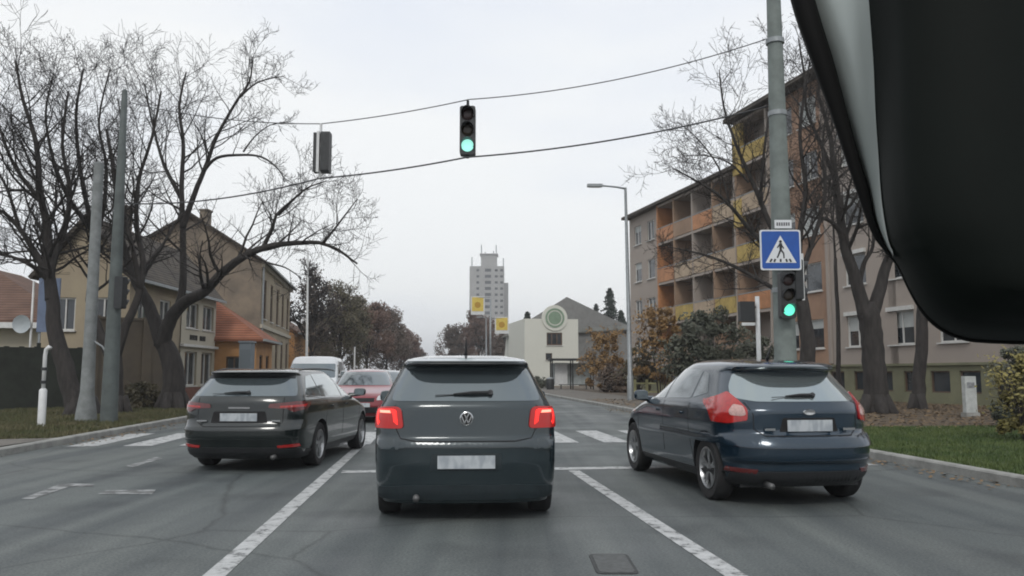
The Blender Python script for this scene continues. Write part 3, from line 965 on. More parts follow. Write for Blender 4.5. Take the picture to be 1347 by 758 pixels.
red = build_oncoming('compact_car', 'red car facing us with a pale windscreen, between the estate and the grey hatchback', paint('red_paint', (.20, .010, .018), .2, .3))
red.location = (-4.02, 22.3, 0); red.rotation_euler.z = R(6)
gry = build_oncoming('compact_car', 'silver grey car with lit headlamps queuing behind the red car', paint('silver_paint', (.25, .27, .28), .5, .35), lit=True)
gry.location = (-4.45, 28.5, 0); gry.rotation_euler.z = R(6)
van = build_oncoming('panel_van', 'white van whose roof rises above the dark estate car', paint('white_van_paint', (.62, .64, .66), 0, .35), H=1.95, W=1.85, van=True)
van.location = (-6.85, 28.2, 0); van.rotation_euler.z = R(6)
QD = paint('black_paint', (.02, .02, .022), .3, .3)
q1 = build_oncoming('compact_car', 'black car third in the queue facing us', QD, lit=True)
q1.location = (-5.05, 36, 0); q1.rotation_euler.z = R(5.5)
q2 = build_oncoming('compact_car', 'pale blue car at the tail of the queue facing us', paint('pale_blue_paint', (.16, .20, .25), .4, .35), lit=True)
q2.location = (-5.8, 45, 0); q2.rotation_euler.z = R(5.5)
# ------------------------------------------------------------------ buildings
PLASTER = mat('beige_plaster', (.44, .37, .26), .9, var=.2, vscale=.6, col2=(.30, .25, .185), ramp=(.4, .62), bump=.1)
PLASTER_OLD = mat('weathered_plaster', (.33, .27, .20), .92, var=.2, vscale=.5, col2=(.15, .125, .10), ramp=(.38, .6), bump=.15, noise_detail=9)
CREAM = mat('cream_plaster', (.50, .46, .37), .85, var=.1, vscale=1, col2=(.42, .39, .32))
CREAM2 = mat('pale_cream_plaster', (.66, .66, .59), .85, var=.1, vscale=1, col2=(.58, .58, .52))
ORANGE_W = mat('orange_plaster', (.42, .22, .09), .85, var=.12, vscale=1)
BRICKRED = mat('red_brown_plinth', (.16, .07, .05), .85, var=.2, vscale=3)
PANELC = mat('grey_beige_render', (.40, .345, .30), .88, var=.14, vscale=.35, col2=(.31, .27, .24))
PANELD = mat('dark_brown_render', (.28, .19, .13), .88, var=.2, vscale=.5)
YELLOW_W = mat('yellow_panel', (.40, .29, .085), .7, var=.2, vscale=2)
BROWNW = mat('orange_brown_render', (.27, .165, .11), .88, var=.2, vscale=.4, col2=(.36, .23, .155))
BALC = mat('beige_balcony_panel', (.40, .31, .22), .8, var=.15, vscale=1)
def Face_n(o, u, n):
    f = Face(o, u); f.n = n; return f
OLIVE = mat('olive_plinth', (.17, .17, .105), .85, var=.15, vscale=1)
ORANGE_P = mat('orange_balcony_panel', (.40, .18, .075), .6, var=.2, vscale=2)
GREYW = mat('tower_render', (.30, .30, .295), .85, var=.08, vscale=.2)
DOORW = mat('brown_joinery', (.09, .055, .035), .6, var=.2, vscale=4)
BLIND = mat('pale_roller_blind', (.40, .42, .41), .7, var=.06, vscale=3)
SHUT = mat('white_shutter_box', (.55, .55, .52), .6)

def tile_mat(name, c1, c2):
    m = bpy.data.materials.new(name); m.use_nodes = True
    n = m.node_tree; L = n.links.new; b = n.nodes['Principled BSDF']; b.inputs['Roughness'].default_value = .85
    t = n.nodes.new('ShaderNodeTexCoord')
    z = n.nodes.new('ShaderNodeTexNoise'); z.inputs['Scale'].default_value = 1.2; z.inputs['Detail'].default_value = 8
    L(t.outputs['Object'], z.inputs['Vector'])
    r_ = n.nodes.new('ShaderNodeValToRGB')
    r_.color_ramp.elements[0].position = .35; r_.color_ramp.elements[0].color = (*c1, 1)
    r_.color_ramp.elements[1].position = .65; r_.color_ramp.elements[1].color = (*c2, 1)
    L(z.outputs['Fac'], r_.inputs['Fac'])
    wv = n.nodes.new('ShaderNodeTexWave'); wv.bands_direction = 'Z'; wv.inputs['Scale'].default_value = 2.4; wv.inputs['Distortion'].default_value = .6
    L(t.outputs['Object'], wv.inputs['Vector'])
    mm = n.nodes.new('ShaderNodeMix'); mm.data_type = 'RGBA'; mm.blend_type = 'MULTIPLY'; mm.inputs['Factor'].default_value = .45
    L(r_.outputs['Color'], mm.inputs['A']); L(wv.outputs['Color'], mm.inputs['B'])
    L(mm.outputs['Result'], b.inputs['Base Color'])
    bp = n.nodes.new('ShaderNodeBump'); bp.inputs['Strength'].default_value = .5; bp.inputs['Distance'].default_value = .05
    L(wv.outputs['Fac'], bp.inputs['Height']); L(bp.outputs['Normal'], b.inputs['Normal'])
    return m
TILE_BROWN = tile_mat('brown_roof_tiles', (.055, .046, .038), (.10, .082, .064))
TILE_RED = tile_mat('orange_roof_tiles', (.24, .085, .045), (.34, .13, .07))
TILE_GREY = tile_mat('grey_roof_sheets', (.13, .135, .125), (.18, .185, .17))
TILE_OLD = tile_mat('old_red_roof_tiles', (.12, .065, .045), (.18, .10, .07))

class Face:
    """a wall plane: origin, direction along it, outward normal"""
    def __init__(s, o, u):
        s.o = Vector(o); s.u = Vector((u[0], u[1], 0)).normalized(); s.n = Vector((s.u.y, -s.u.x, 0))
    def p(s, u, v, d=0.0):
        return s.o + s.u * u + Vector((0, 0, v)) + s.n * d

def holed_wall(mb, fc, W, H, holes, depth=.16, mi=0, v0=0.0):
    us = sorted({0, W} | {h[0] for h in holes} | {h[2] for h in holes})
    vs = sorted({v0, H} | {h[1] for h in holes} | {h[3] for h in holes})
    for a, b in zip(us, us[1:]):
        for c, d in zip(vs, vs[1:]):
            m = ((a + b) / 2, (c + d) / 2)
            if any(h[0] < m[0] < h[2] and h[1] < m[1] < h[3] for h in holes): continue
            mb.add([fc.p(a, c), fc.p(b, c), fc.p(b, d), fc.p(a, d)], [(0, 1, 2, 3)], mi)
    for h in holes:
        P_ = [(h[0], h[1]), (h[2], h[1]), (h[2], h[3]), (h[0], h[3])]
        for (a, b), (c, d) in zip(P_, P_[1:] + P_[:1]):
            mb.add([fc.p(a, b), fc.p(c, d), fc.p(c, d, -depth), fc.p(a, b, -depth)], [(0, 1, 2, 3)], mi)

def window(root, fc, h, mullions=1, frame_m=None, glass=None, transom=False, depth=.12, fw=.06, sill=True, blind=0.0, name='window', box=False):
    frame_m = frame_m or WFRAME
    mb = MB()
    Z3 = Matrix((fc.u, fc.n, Vector((0, 0, 1)))).transposed()
    w_, hh = h[2] - h[0], h[3] - h[1]
    cu, cv = (h[0] + h[2]) / 2, (h[1] + h[3]) / 2
    e = .004
    mb.box(fc.p(h[0] + fw / 2 + e, cv, -depth + .03), (fw, .06, hh - 2 * e), mat=Z3)
    mb.box(fc.p(h[2] - fw / 2 - e, cv, -depth + .03), (fw, .06, hh - 2 * e), mat=Z3)
    mb.box(fc.p(cu, h[1] + fw / 2 + e, -depth + .028), (w_ - 2 * fw - 2 * e, .055, fw), mat=Z3)
    mb.box(fc.p(cu, h[3] - fw / 2 - e, -depth + .028), (w_ - 2 * fw - 2 * e, .055, fw), mat=Z3)
    for k in range(mullions):
        u = h[0] + w_ * (k + 1) / (mullions + 1)
        mb.box(fc.p(u, cv, -depth + .026), (fw * .9, .05, hh - 2 * fw - 2 * e), mat=Z3)
    if transom:
        mb.box(fc.p(cu, h[1] + hh * .68, -depth + .022), (w_ - 2 * fw, .04, fw * .8), mat=Z3)
    if box:
        mb.box(fc.p(cu, h[3] + .09, .05), (w_ + .12, .16, .18), mat=Z3)
    wn = mb.build(name, frame_m, root)
    mb = MB(); mb.add([fc.p(h[0], h[1], -depth), fc.p(h[2], h[1], -depth), fc.p(h[2], h[3], -depth), fc.p(h[0], h[3], -depth)], [(0, 1, 2, 3)])
    mb.build('pane', glass or GLASSW, wn)
    if blind > 0:
        mb = MB(); mb.add([fc.p(h[0] + fw, h[3] - fw - (hh - 2 * fw) * blind, -depth + .012), fc.p(h[2] - fw, h[3] - fw - (hh - 2 * fw) * blind, -depth + .012), fc.p(h[2] - fw, h[3] - fw, -depth + .012), fc.p(h[0] + fw, h[3] - fw, -depth + .012)], [(0, 1, 2, 3)])
        mb.build('blind', BLIND, wn)
    if sill:
        mb = MB(); mb.box(fc.p(cu, h[1] - .03, .03), (w_ + .14, .14, .05), mat=Z3)
        mb.build('sill', WFRAME, wn)
    return wn

def slab_roof(mb, pts, th=.14):
    """pts: four corners of a roof plane"""
    a, b, c, d = [Vector(p) for p in pts]
    n = (b - a).cross(d - a).normalized()
    if n.z < 0: n = -n
    vs = [a, b, c, d] + [p - n * th for p in (a, b, c, d)]
    mb.add(vs, [(0, 1, 2, 3), (7, 6, 5, 4), (0, 4, 5, 1), (1, 5, 6, 2), (2, 6, 7, 3), (3, 7, 4, 0)])

def gable_house(name, label, corner, along, length, depth, eave, ridge, wall_m, roof_m, front_holes=(), gable_holes=(), gable_m=None, over=.35, wins=None, loc=None, hip=0.0, plinth=None):
    """corner: near street corner; along: direction of the street front going away; the gable faces back towards us, house body to the left"""
    root = empty(name, corner)
    tag(root, label, 'house')
    along = Vector((along[0], along[1], 0)).normalized()
    left = Vector((-along.y, along.x, 0))
    C0 = Vector((0, 0, 0))
    # street front: seen from the street (its outward normal points right), runs along 'along'
    ff = Face(C0, along)            # normal = (along.y,-along.x) = to the right: outward
    gf = Face(C0 + left * depth, -left)   # gable plane, u from far-left corner to the near street corner
    mb = MB()
    holed_wall(mb, ff, length, eave, list(front_holes))
    # back and far
    b0, b1 = C0 + left * depth, C0 + left * depth + along * length
    f1 = C0 + along * length
    up = Vector((0, 0, eave))
    mb.add([b0, b1, b1 + up, b0 + up], [(0, 1, 2, 3)])
    mb.add([f1, b1, b1 + up, f1 + up], [(0, 1, 2, 3)])
    mb.build('wall', wall_m, root, fix=False)
    mb = MB()
    holed_wall(mb, gf, depth, eave, list(gable_holes))
    mid = C0 + left * depth / 2
    if hip == 0:
        mb.add([b0 + up, C0 + up, mid + Vector((0, 0, ridge))], [(0, 1, 2)])
    mb.build('gable_wall', gable_m or wall_m, root, fix=False)
    if hip == 0:
        mb = MB(); mb.add([b1 + up, f1 + up, mid + along * length + Vector((0, 0, ridge))], [(0, 1, 2)])
        mb.build('gable_wall', gable_m or wall_m, root, fix=False)
    if plinth:
        mb = MB()
        Z3 = Matrix((ff.u, ff.n, Vector((0, 0, 1)))).transposed()
        mb.box(ff.p(length / 2, .45, .02), (length, .06, .9), mat=Z3)
        mb.build('plinth', plinth, root)
    mb = MB()
    sl = (ridge - eave) / (depth / 2)
    zr = Vector((0, 0, ridge + .10)); ze = Vector((0, 0, eave + .10 - over * sl))
    o0, o1 = -along * over, along * over
    if hip == 0:
        slab_roof(mb, [C0 - left * over + ze + o0, f1 - left * over + ze + o1, mid + along * length + zr + o1, mid + zr + o0])
        slab_roof(mb, [b1 + left * over + ze + o1, b0 + left * over + ze + o0, mid + zr + o0 - Vector((0, 0, .002)), mid + along * length + zr + o1 - Vector((0, 0, .002))])
    else:
        h0, h1 = mid + along * hip + zr, mid + along * (length - hip) + zr
        e_ = [C0 - left * over + o0 + ze, f1 - left * over + o1 + ze, b1 + left * over + o1 + ze, b0 + left * over + o0 + ze]
        dn = Vector((0, 0, -.14))
        vs = e_ + [h0, h1] + [p + dn for p in e_]
        mb.add(vs, [(0, 1, 5, 4), (2, 3, 4, 5), (3, 0, 4), (1, 2, 5), (0, 6, 7, 1), (1, 7, 8, 2), (2, 8, 9, 3), (3, 9, 6, 0), (6, 9, 8, 7)])
    rf = mb.build('roof', roof_m, root)
    mb = MB()
    Z3 = Matrix((ff.u, ff.n, Vector((0, 0, 1)))).transposed()
    mb.box(ff.p(length / 2, eave + .02 - over * sl, over + .06), (length + 2 * over, .12, .12), mat=Z3)
    mb.build('gutter', GALV, rf)
    for h in front_holes:
        window(root, ff, h, **(wins or {}))
    for h in gable_holes:
        window(root, gf, h, **(wins or {}))
    return root, ff, gf, rf, mid, along, left

def chimney(rf, p, size=(.5, .7, 1.3)):
    mb = MB(); mb.box(p, size); mb.box(Vector(p) + Vector((0, 0, size[2] / 2 + .05)), (size[0] + .12, size[1] + .12, .1))
    return mb.build('chimney', PLASTER_OLD, rf)

# big two-storey house with the patched gable (left, middle distance)
c0 = at(340, 492, 49.0); c0.z = 0
c1 = at(379, 492, 64.5); c1.z = 0
al = (c1 - c0)
hl = [(1.2 + k * 3.1, 1.2, 2.4 + k * 3.1, 3.6) for k in range(5)] + [(1.2 + k * 3.1, 4.6, 2.4 + k * 3.1, 7.0) for k in range(5)]
root, ff, gf, rf, mid, al_, lf_ = gable_house('brick_house', 'tall two-storey house with a bare weathered gable, behind the orange-roofed annex', c0, al, al.length, 8.2, 8.0, 10.6, PLASTER, TILE_BROWN, hl, (), PLASTER_OLD, wins=dict(frame_m=DOORW, mullions=1, transom=True, fw=.09))
root.name = 'town_house'
mb = MB(); Z3 = Matrix((ff.u, ff.n, Vector((0, 0, 1)))).transposed()
mb.box(ff.p(al.length / 2, 4.1, .07), (al.length, .14, .22), mat=Z3); mb.build('cornice', CREAM, root)
mb = MB(); mb.box(ff.p(al.length / 2, 7.75, .09), (al.length, .18, .3), mat=Z3); mb.build('cornice', CREAM, root)
chimney(rf, mid + al_ * 4 + Vector((0, 0, 10.9)))
mb = MB(); mb.tube([ff.p(.15, .1, .1), ff.p(.15, 7.7, .1)], .06, 8); mb.build('downpipe', GALV, root)

# orange-roofed annex
c0 = at(336, 492, 43.5); c0.z = 0
root, ff, gf, rf, mid, al_, lf_ = gable_house('annex_house', 'low orange-plastered annex with an orange tiled hip roof', c0, (-.12, 1, 0), 5.0, 6.5, 3.3, 5.6, ORANGE_W, TILE_RED, [(1.0, 1.0, 2.0, 2.3), (3.0, 1.0, 4.0, 2.3)], [(3.2, .1, 4.3, 2.2), (5.0, 1.0, 5.8, 2.2)], over=.4, hip=2.6, wins=dict(frame_m=DOORW, fw=.08))

# long house B + shop front (cream, two low storeys)
c0 = at(170, 492, 32.9); c0.z = 0
c1 = at(283, 492, 43.0); c1.z = 0
c1.x = -15.3; c0.x = -15.1
al = c1 - c0
hl = [(.8, 1.0, 2.1, 2.3), (3.0, 1.0, 4.3, 2.3), (.8, 3.3, 2.0, 4.5), (3.0, 3.3, 4.2, 4.5)]
sh_up = [(6.0, 3.45, 7.6, 4.65), (8.2, 3.45, 9.8, 4.65)]
sh_dn = [(6.0, .75, 7.6, 2.35), (8.2, .75, 9.8, 2.35)]
root, ff, gf, rf, mid, al_, lf_ = gable_house('shop_house', 'beige house with a dark sagging roof and a cream shop front under a lettered band', c0, al, al.length, 3.5, 5.4, 7.5, PLASTER, TILE_BROWN, hl + sh_up + sh_dn, [(2.1, 3.0, 2.9, 4.3), (.6, 3.0, 1.4, 4.3)], PLASTER, wins=dict(frame_m=WFRAME, mullions=1))
Z3 = Matrix((ff.u, ff.n, Vector((0, 0, 1)))).transposed()
mb = MB()
holed_wall(mb, Face(ff.p(5.4, 0, .05), ff.u), 4.7, 5.2, [(h[0] - 5.4, h[1], h[2] - 5.4, h[3]) for h in sh_up + sh_dn], depth=.05, v0=.0)
mb.build('shop_front', CREAM, root, fix=False)
mb = MB(); mb.box(ff.p(7.75, 2.62, .14), (4.8, .18, .12), mat=Z3); mb.build('cornice', WFRAME, root)
mb = MB(); mb.box(ff.p(7.75, .34, .08), (4.7, .05, .66), mat=Z3); mb.build('plinth', BRICKRED, root)
mb = MB()
rnd_ = random.Random(4)
u = 6.5
for wlen in (5, 4):
    for k in range(wlen):
        mb.box(ff.p(u + .08, 3.02, .065), (.13, .02, .24), mat=Z3)
        mb.box(ff.p(u + .08, 3.02 + .06 * (k % 2), .076), (.05, .012, .06), mat=Z3)
        u += .21
    u += .28
mb.build('shop_lettering', GAP, root)
mb = MB(); mb.box(ff.p(.9, 3.4, .12), (1.1, .16, 1.0), mat=Z3)
chimney(rf, mid + al_ * 3 + Vector((0, 0, 7.8)))
# far-left cottage
c0 = at(76, 492, 38.0); c0.z = 0
root, ff, gf, rf, mid, al_, lf_ = gable_house('cottage', 'low cottage with an old red roof behind the dark fence, at the left edge', c0, (-.1, 1, 0), 9, 9.0, 3.9, 6.3, CREAM, TILE_OLD, (), [(2, 1.0, 3.4, 2.4), (5.2, 1.0, 6.6, 2.4)], over=.6, hip=3.2, wins=dict())
mb = MB(); mb.box(gf.p(4.5, 3.45, .5), (9.6, .7, .25), mat=Matrix((gf.u, gf.n, Vector((0, 0, 1)))).transposed()); mb.build('fascia', WHITE_P, root)
# houses farther down the street, glimpsed past the big one
c0 = at(386, 492, 72.0); c0.z = 0
root, *_r = gable_house('street_house', 'brown house glimpsed between the tall house and the street trees', c0, (-.12, 1, 0), 14, 8, 5.0, 7.6, ORANGE_W, TILE_OLD, [(1 + k * 3.2, 1, 2.2 + k * 3.2, 2.6) for k in range(4)], [(3, 1, 4.2, 2.6), (5.8, 1, 7, 2.6)], wins=dict(frame_m=WFRAME))

# ---- fences on the left
FENCE_D = mat('dark_green_fence_boards', (.018, .022, .016), .8, var=.3, vscale=3)
WALL_B = mat('brown_garden_wall', (.19, .155, .115), .9, var=.25, vscale=1.2, col2=(.10, .085, .068), bump=.2)
def board_fence(name, label, a, b, h, m, post_m, step=2.4, boards=True):
    a, b = Vector(a), Vector(b)
    root = tag(empty(name, a), label, 'fence')
    d = (b - a); Ln = d.length; fc = Face((0, 0, 0), d)
    Z3 = Matrix((fc.u, fc.n, Vector((0, 0, 1)))).transposed()
    mb = MB()
    if boards:
        u = 0; k = 0
        while u < Ln:
            mb.box(fc.p(u + .075, h / 2 + .03 * (k % 3 == 0), .0 + .004 * (k % 2)), (.158, .03, h - .08), mat=Z3); u += .15; k += 1
        mb.box(fc.p(Ln / 2, h * .25, -.05), (Ln, .05, .1), mat=Z3); mb.box(fc.p(Ln / 2, h * .8, -.05), (Ln, .05, .1), mat=Z3)
    else:
        mb.box(fc.p(Ln / 2, h / 2, 0), (Ln, .2, h), mat=Z3)
        mb.box(fc.p(Ln / 2, h + .04, 0), (Ln + .05, .3, .08), mat=Z3)
    mb.build('boards' if boards else 'wall_panel', m, root)
    u = .0
    while u <= Ln + .01:
        mb = MB(); mb.box(fc.p(u, h / 2 + .06, -.10 if boards else .0), (.12 if boards else .34, .12 if boards else .34, h + .12), mat=Z3)
        mb.build('post', post_m, root); u += step
    return root
board_fence('garden_fence', 'tall dark board fence along the left verge', at(-60, 492, 27.5) * Vector((1, 1, 0)) if False else (at(-60, 492, 27.5).x, 27.5, 0), (at(118, 492, 30).x, 30, 0), 2.25, FENCE_D, FENCE_D)
board_fence('garden_wall', 'brown plastered garden wall between the fence and the forked tree', (at(120, 492, 30.3).x, 30.3, 0), (at(214, 492, 32.2).x, 32.2, 0), 3.3, WALL_B, WALL_B, step=1.9, boards=False)

# ------------------------------------------------------------------ apartment block on the right
FD = Vector((-.249, .969, 0)).normalized()
B0 = Vector((16.6, 36.0, 0))
root = tag(empty('apartment_block', B0), 'long brown-grey apartment block with orange balconies on the right', 'apartment building')
fb = Face((0, 0, 0), FD)     # u grows away from us; its formula normal points right, the street side is to the left
fb.n = -fb.n
fb.n = Vector((-FD.y, FD.x, 0))
Z3 = Matrix((fb.u, fb.n, Vector((0, 0, 1)))).transposed()
FL = 2.85
LOW, HI = 13.3, 16.1
base = 1.65
def fl_z(k): return base + .35 + k * FL
glz = []
def wins_at(us, k, w_=1.5, h=1.45, **kw):
    return [((u, fl_z(k) + .55, u + w_, fl_z(k) + .55 + h)) for u in us]
mb = MB(); holes = []
near_us = [-13.0, -10.2, -7.4, -3.9, -1.0, 1.9, 5.2, 7.3]
for k in range(5):
    holes += wins_at(near_us, k)
mbn = MB()
holed_wall(mb, fb, 4.6, HI, [h for h in holes if 0 <= h[0] < 4.6], v0=base)
holed_wall(mbn, Face_n(fb.p(4.6, 0), FD, fb.n), 4.7, HI, [(h[0] - 4.6, h[1], h[2] - 4.6, h[3]) for h in holes if h[0] > 4.6], v0=base)
mbn.build('brown_wall', BROWNW, root, fix=False)
fneg = Face(fb.p(-15, 0), FD); fneg.n = fb.n
holed_wall(mb, fneg, 15, HI, [(h[0] + 15, h[1], h[2] + 15, h[3]) for h in holes if h[0] < 0], v0=base)
# far section of plain windows
far_us = [25.2, 27.6]
holes2 = []
for k in range(4):
    holes2 += wins_at([25.0, 27.4], k, 1.3)
ffar = Face(fb.p(24.0, 0), FD); ffar.n = fb.n
holed_wall(mb, ffar, 5.7, LOW, [(h[0] - 24.0, h[1], h[2] - 24.0, h[3]) for h in holes2], v0=base)
# end wall, tall part's end, back
dp = -10.5
mb.add([fb.p(29.7, 0), fb.p(29.7, 0, dp), fb.p(29.7, LOW, dp), fb.p(29.7, LOW)], [(0, 1, 2, 3)])
mb.add([fb.p(12.9, LOW - .1, -1.4), fb.p(12.9, LOW - .1, dp), fb.p(12.9, HI, dp), fb.p(12.9, HI, -1.4)], [(0, 1, 2, 3)])
mb.add([fb.p(-15, 0), fb.p(-15, 0, dp), fb.p(-15, HI, dp), fb.p(-15, HI)], [(0, 1, 2, 3)])
mb.add([fb.p(-15, 0, dp), fb.p(29.7, 0, dp), fb.p(29.7, LOW, dp), fb.p(-15, LOW, dp)], [(0, 1, 2, 3)])
# recessed wall behind the balconies (with holes for balcony doors)
bz = [(9.3, 12.9, HI, 5), (12.9, 24.0, LOW, 4)]
for u0, u1, top, nf in bz:
    fr = Face(fb.p(u0, 0, -1.0), FD); fr.n = fb.n
    hs = []
    n_b = int((u1 - u0) // 2.7)
    for k in range(nf):
        for j in range(n_b):
            u = .5 + j * 2.75
            hs.append((u, fl_z(k) + (.1 if j % 2 else .55), u + 1.5, fl_z(k) + 2.0))
    holed_wall(mb, fr, u1 - u0, top, hs, v0=base)
    for h in hs:
        window(root, fr, h, mullions=1, sill=False)
    for u in (u0, u1):
        mb.add([fb.p(u, base), fb.p(u, base, -1.0), fb.p(u, top, -1.0), fb.p(u, top)], [(0, 1, 2, 3)])
mb.build('wall', PANELC, root, fix=False)
# plinth storey with the little cellar windows
mb = MB(); hp = []
u = -14.3
while u < 29:
    hp.append((u, .55, u + 1.05, 1.42)); u += 1.75 if int((u + 15) / 1.75) % 2 else 1.55
fp = Face(fb.p(-15, 0, .0), FD); fp.n = fb.n
holed_wall(mb, fp, 44.7, base, [(h[0] + 15, h[1], h[2] + 15, h[3]) for h in hp], v0=0.0)
mb.build('plinth', OLIVE, root, fix=False)
for i, h in enumerate(hp):
    window(root, fb, h, mullions=0, sill=False, name='cellar_window', frame_m=DOORW, fw=.05)
mb = MB(); mb.box(fb.p(7.35, base + .04, .04), (44.8, .12, .1), mat=Z3); mb.build('string_course', YELLOW_W if False else OLIVE, root)
rr_ = random.Random(9)
for h in holes + holes2:
    near = h[0] < 4
    window(root, fb, h, mullions=rr_.choice([0, 1, 1]), blind=rr_.choice([0, 0, .3, .97, .5]) if h[0] < 20 else rr_.choice([0, .3]), box=near)
# balcony slabs, parapets, side fins
cols = {0: ORANGE_P, 1: YELLOW_W, 2: PANELD, 3: PANELC, 4: BALC}
for u0, u1, top, nf in bz:
    n_b = 1 if u1 < 13 else 4
    stepu = (u1 - u0) / n_b
    for k in range(nf + 1):
        mb = MB(); z = fl_z(k) if k < nf else top
        mb.box(fb.p((u0 + u1) / 2, z - .09, -.36), (u1 - u0 - .01, 1.28, .16), mat=Z3)
        mb.build('balcony_slab', PANELC, root)
    for j in range(n_b + 1):
        mb = MB(); u = u0 + stepu * j
        mb.box(fb.p(min(max(u, u0 + .1), u1 - .1), (base + top) / 2 + .1, -.36), (.16, 1.30, top - base), mat=Z3)
        mb.build('fin_wall', ORANGE_P if (n_b == 4 and j == 4) else (PANELD if j % 2 else PANELC), root)
    pick = [[3, 0, 1, 4, 1]] if n_b == 1 else [[2, 1, 4, 4, 0], [3, 4, 4, 0, 0], [4, 1, 4, 2, 0], [3, 4, 0, 0, 0]]
    for j in range(n_b):
        for k in range(nf):
            m_ = cols[pick[j][k % 5]]
            mb = MB()
            a, b = u0 + stepu * j + .1, u0 + stepu * (j + 1) - .1
            mb.box(fb.p((a + b) / 2, fl_z(k) + .50, .27), (b - a, .06, .95), mat=Z3)
            mb.build('balcony_panel', m_, root)
            mb = MB(); mb.box(fb.p((a + b) / 2, fl_z(k) + 1.03, .27), (b - a, .07, .05), mat=Z3)
            mb.build('handrail', GALV, root)
# tall yellow stair panel at the step in height
mb = MB(); mb.box(fb.p(12.55, 14.4, .18), (.9, .3, 3.0), mat=Z3); mb.build('yellow_fascia', YELLOW_W, root)
mb = MB(); mb.box(fb.p(12.55, 10.6, .18), (.9, .3, 1.6), mat=Z3); mb.build('yellow_fascia', YELLOW_W, root)
# roofs
mb = MB(); mb.box(fb.p(-1.05, HI + .12, dp / 2 + .1), (28.4, 11.9, .24), mat=Z3); mb.box(fb.p(21.3, LOW + .10, dp / 2 + .1), (17.2, 11.5, .2), mat=Z3)
rf = mb.build('roof', TILE_BROWN, root)
for u, z in ((4, HI), (9, HI), (18, LOW), (25, LOW)):
    mb = MB(); mb.box(fb.p(u, z + .75, -5), (.9, 1.2, 1.1), mat=Z3); mb.build('chimney', PANELD, rf)
mb = MB(); mb.box(fb.p(4.62, 8.9, .06), (.22, .1, 14.2), mat=Z3); mb.build('corner_strip', PANELC, root)
mb = MB(); mb.tube([fb.p(9.1, .1, .12), fb.p(9.1, HI - .1, .12)], .07, 8); mb.build('downpipe', GALV, root)

# ------------------------------------------------------------------ cream building with the round emblem
c0 = Vector((at(690, 492, 85).x, 85, 0)); c1 = Vector((at(762, 492, 85).x, 86, 0))
root = tag(empty('club_house', c0), 'cream building with a round green emblem over its gable front and a grey roof', 'building')
fc = Face((0, 0, 0), c1 - c0)
Wd = (c1 - c0).length
Z3 = Matrix((fc.u, fc.n, Vector((0, 0, 1)))).transposed()
mb = MB()
hs = [(Wd * .41, 4.2, Wd * .70, 5.5), (Wd * .39, 2.7, Wd * .51, 3.4), (Wd * .78, .1, Wd * .95, 2.3)]
holed_wall(mb, fc, Wd, 6.9, hs)
mb.add([fc.p(0, 0), fc.p(0, 0, -14), fc.p(0, 6.9, -10), fc.p(0, 6.9)], [(0, 1, 2, 3)])
mb.add([fc.p(Wd, 0), fc.p(Wd, 0, -14), fc.p(Wd, 6.9, -10), fc.p(Wd, 6.9)], [(0, 1, 2, 3)])
mb.add([fc.p(0, 6.9), fc.p(Wd, 6.9), fc.p(Wd, 6.9, -10), fc.p(0, 6.9, -10)], [(0, 1, 2, 3)])
mb.build('wall', CREAM2, root, fix=False)
window(root, fc, hs[0], mullions=2, frame_m=DOORW, fw=.12); window(root, fc, hs[1], mullions=0, frame_m=DOORW); window(root, fc, hs[2], mullions=0, sill=False, name='door', glass=BLIND)
cc = fc.p(Wd * .56, 7.0)
def disc(mb, c, fcx, r0, r1, d0, d1, n=36):
    vs = []
    for r_, d in ((r0, d0), (r1, d0), (r1, d1), (r0, d1)):
        for k in range(n):
            t = 2 * math.pi * k / n
            vs.append(c + fcx.u * (r_ * math.cos(t)) + Vector((0, 0, r_ * math.sin(t))) + fcx.n * d)
    fs = []
    for i in range(4):
        for k in range(n):
            k2 = (k + 1) % n; i2 = (i + 1) % 4
            fs.append((i * n + k, i * n + k2, i2 * n + k2, i2 * n + k))
    mb.add(vs, fs)
mb = MB(); disc(mb, cc, fc, .01, 1.32, -.2, .12); em = mb.build('round_emblem', CREAM2, root)
GREEN_E = mat('emblem_green', (.19, .27, .19), .7, var=.1)
mb = MB(); disc(mb, cc, fc, .80, 1.0, .12, .16); mb.build('emblem_ring', GREEN_E, em)
mb = MB(); disc(mb, cc, fc, .01, .68, .12, .15); mb.build('emblem_field', GREEN_E, em)
# broad grey-roofed hall behind
hx0, hx1 = at(668, 492, 96).x - c0.x, at(826, 492, 96).x - c0.x
px_ = at(745, 492, 96).x - c0.x
mb = MB(); y0, y1 = 9.5, 26
yy0 = y0
mb.add([(hx0, yy0, 0), (hx1, yy0, 0), (hx1, yy0, 6.6), (px_, yy0, 10.0), (hx0, yy0, 5.6)], [(0, 1, 2, 3, 4)])
mb.add([(hx0, yy0, 0), (hx0, y1, 0), (hx0, y1, 5.6), (hx0, yy0, 5.6)], [(0, 1, 2, 3)])
mb.add([(hx1, yy0, 0), (hx1, y1, 0), (hx1, y1, 6.6), (hx1, yy0, 6.6)], [(0, 1, 2, 3)])
mb.build('hall_wall', mat('hall_wall_grey', (.17, .17, .165), .85, var=.1), root)
mb = MB()
pk0, pk1 = Vector((px_, 14.0, 10.2)), Vector((px_, y1, 10.2))
L0, L1 = Vector((hx0 - .6, 9.0, 5.5)), Vector((hx0 - .6, y1, 5.5))
R0, R1 = Vector((hx1 + .6, 9.0, 6.4)), Vector((hx1 + .6, y1, 6.4))
dn = Vector((0, 0, -.15))
mb.add([L0, R0, pk0, pk1, L1, R1, L0 + dn, R0 + dn], [(0, 1, 2), (0, 2, 3, 4), (1, 5, 3, 2), (0, 6, 7, 1)])
mb.build('roof', TILE_GREY, root)

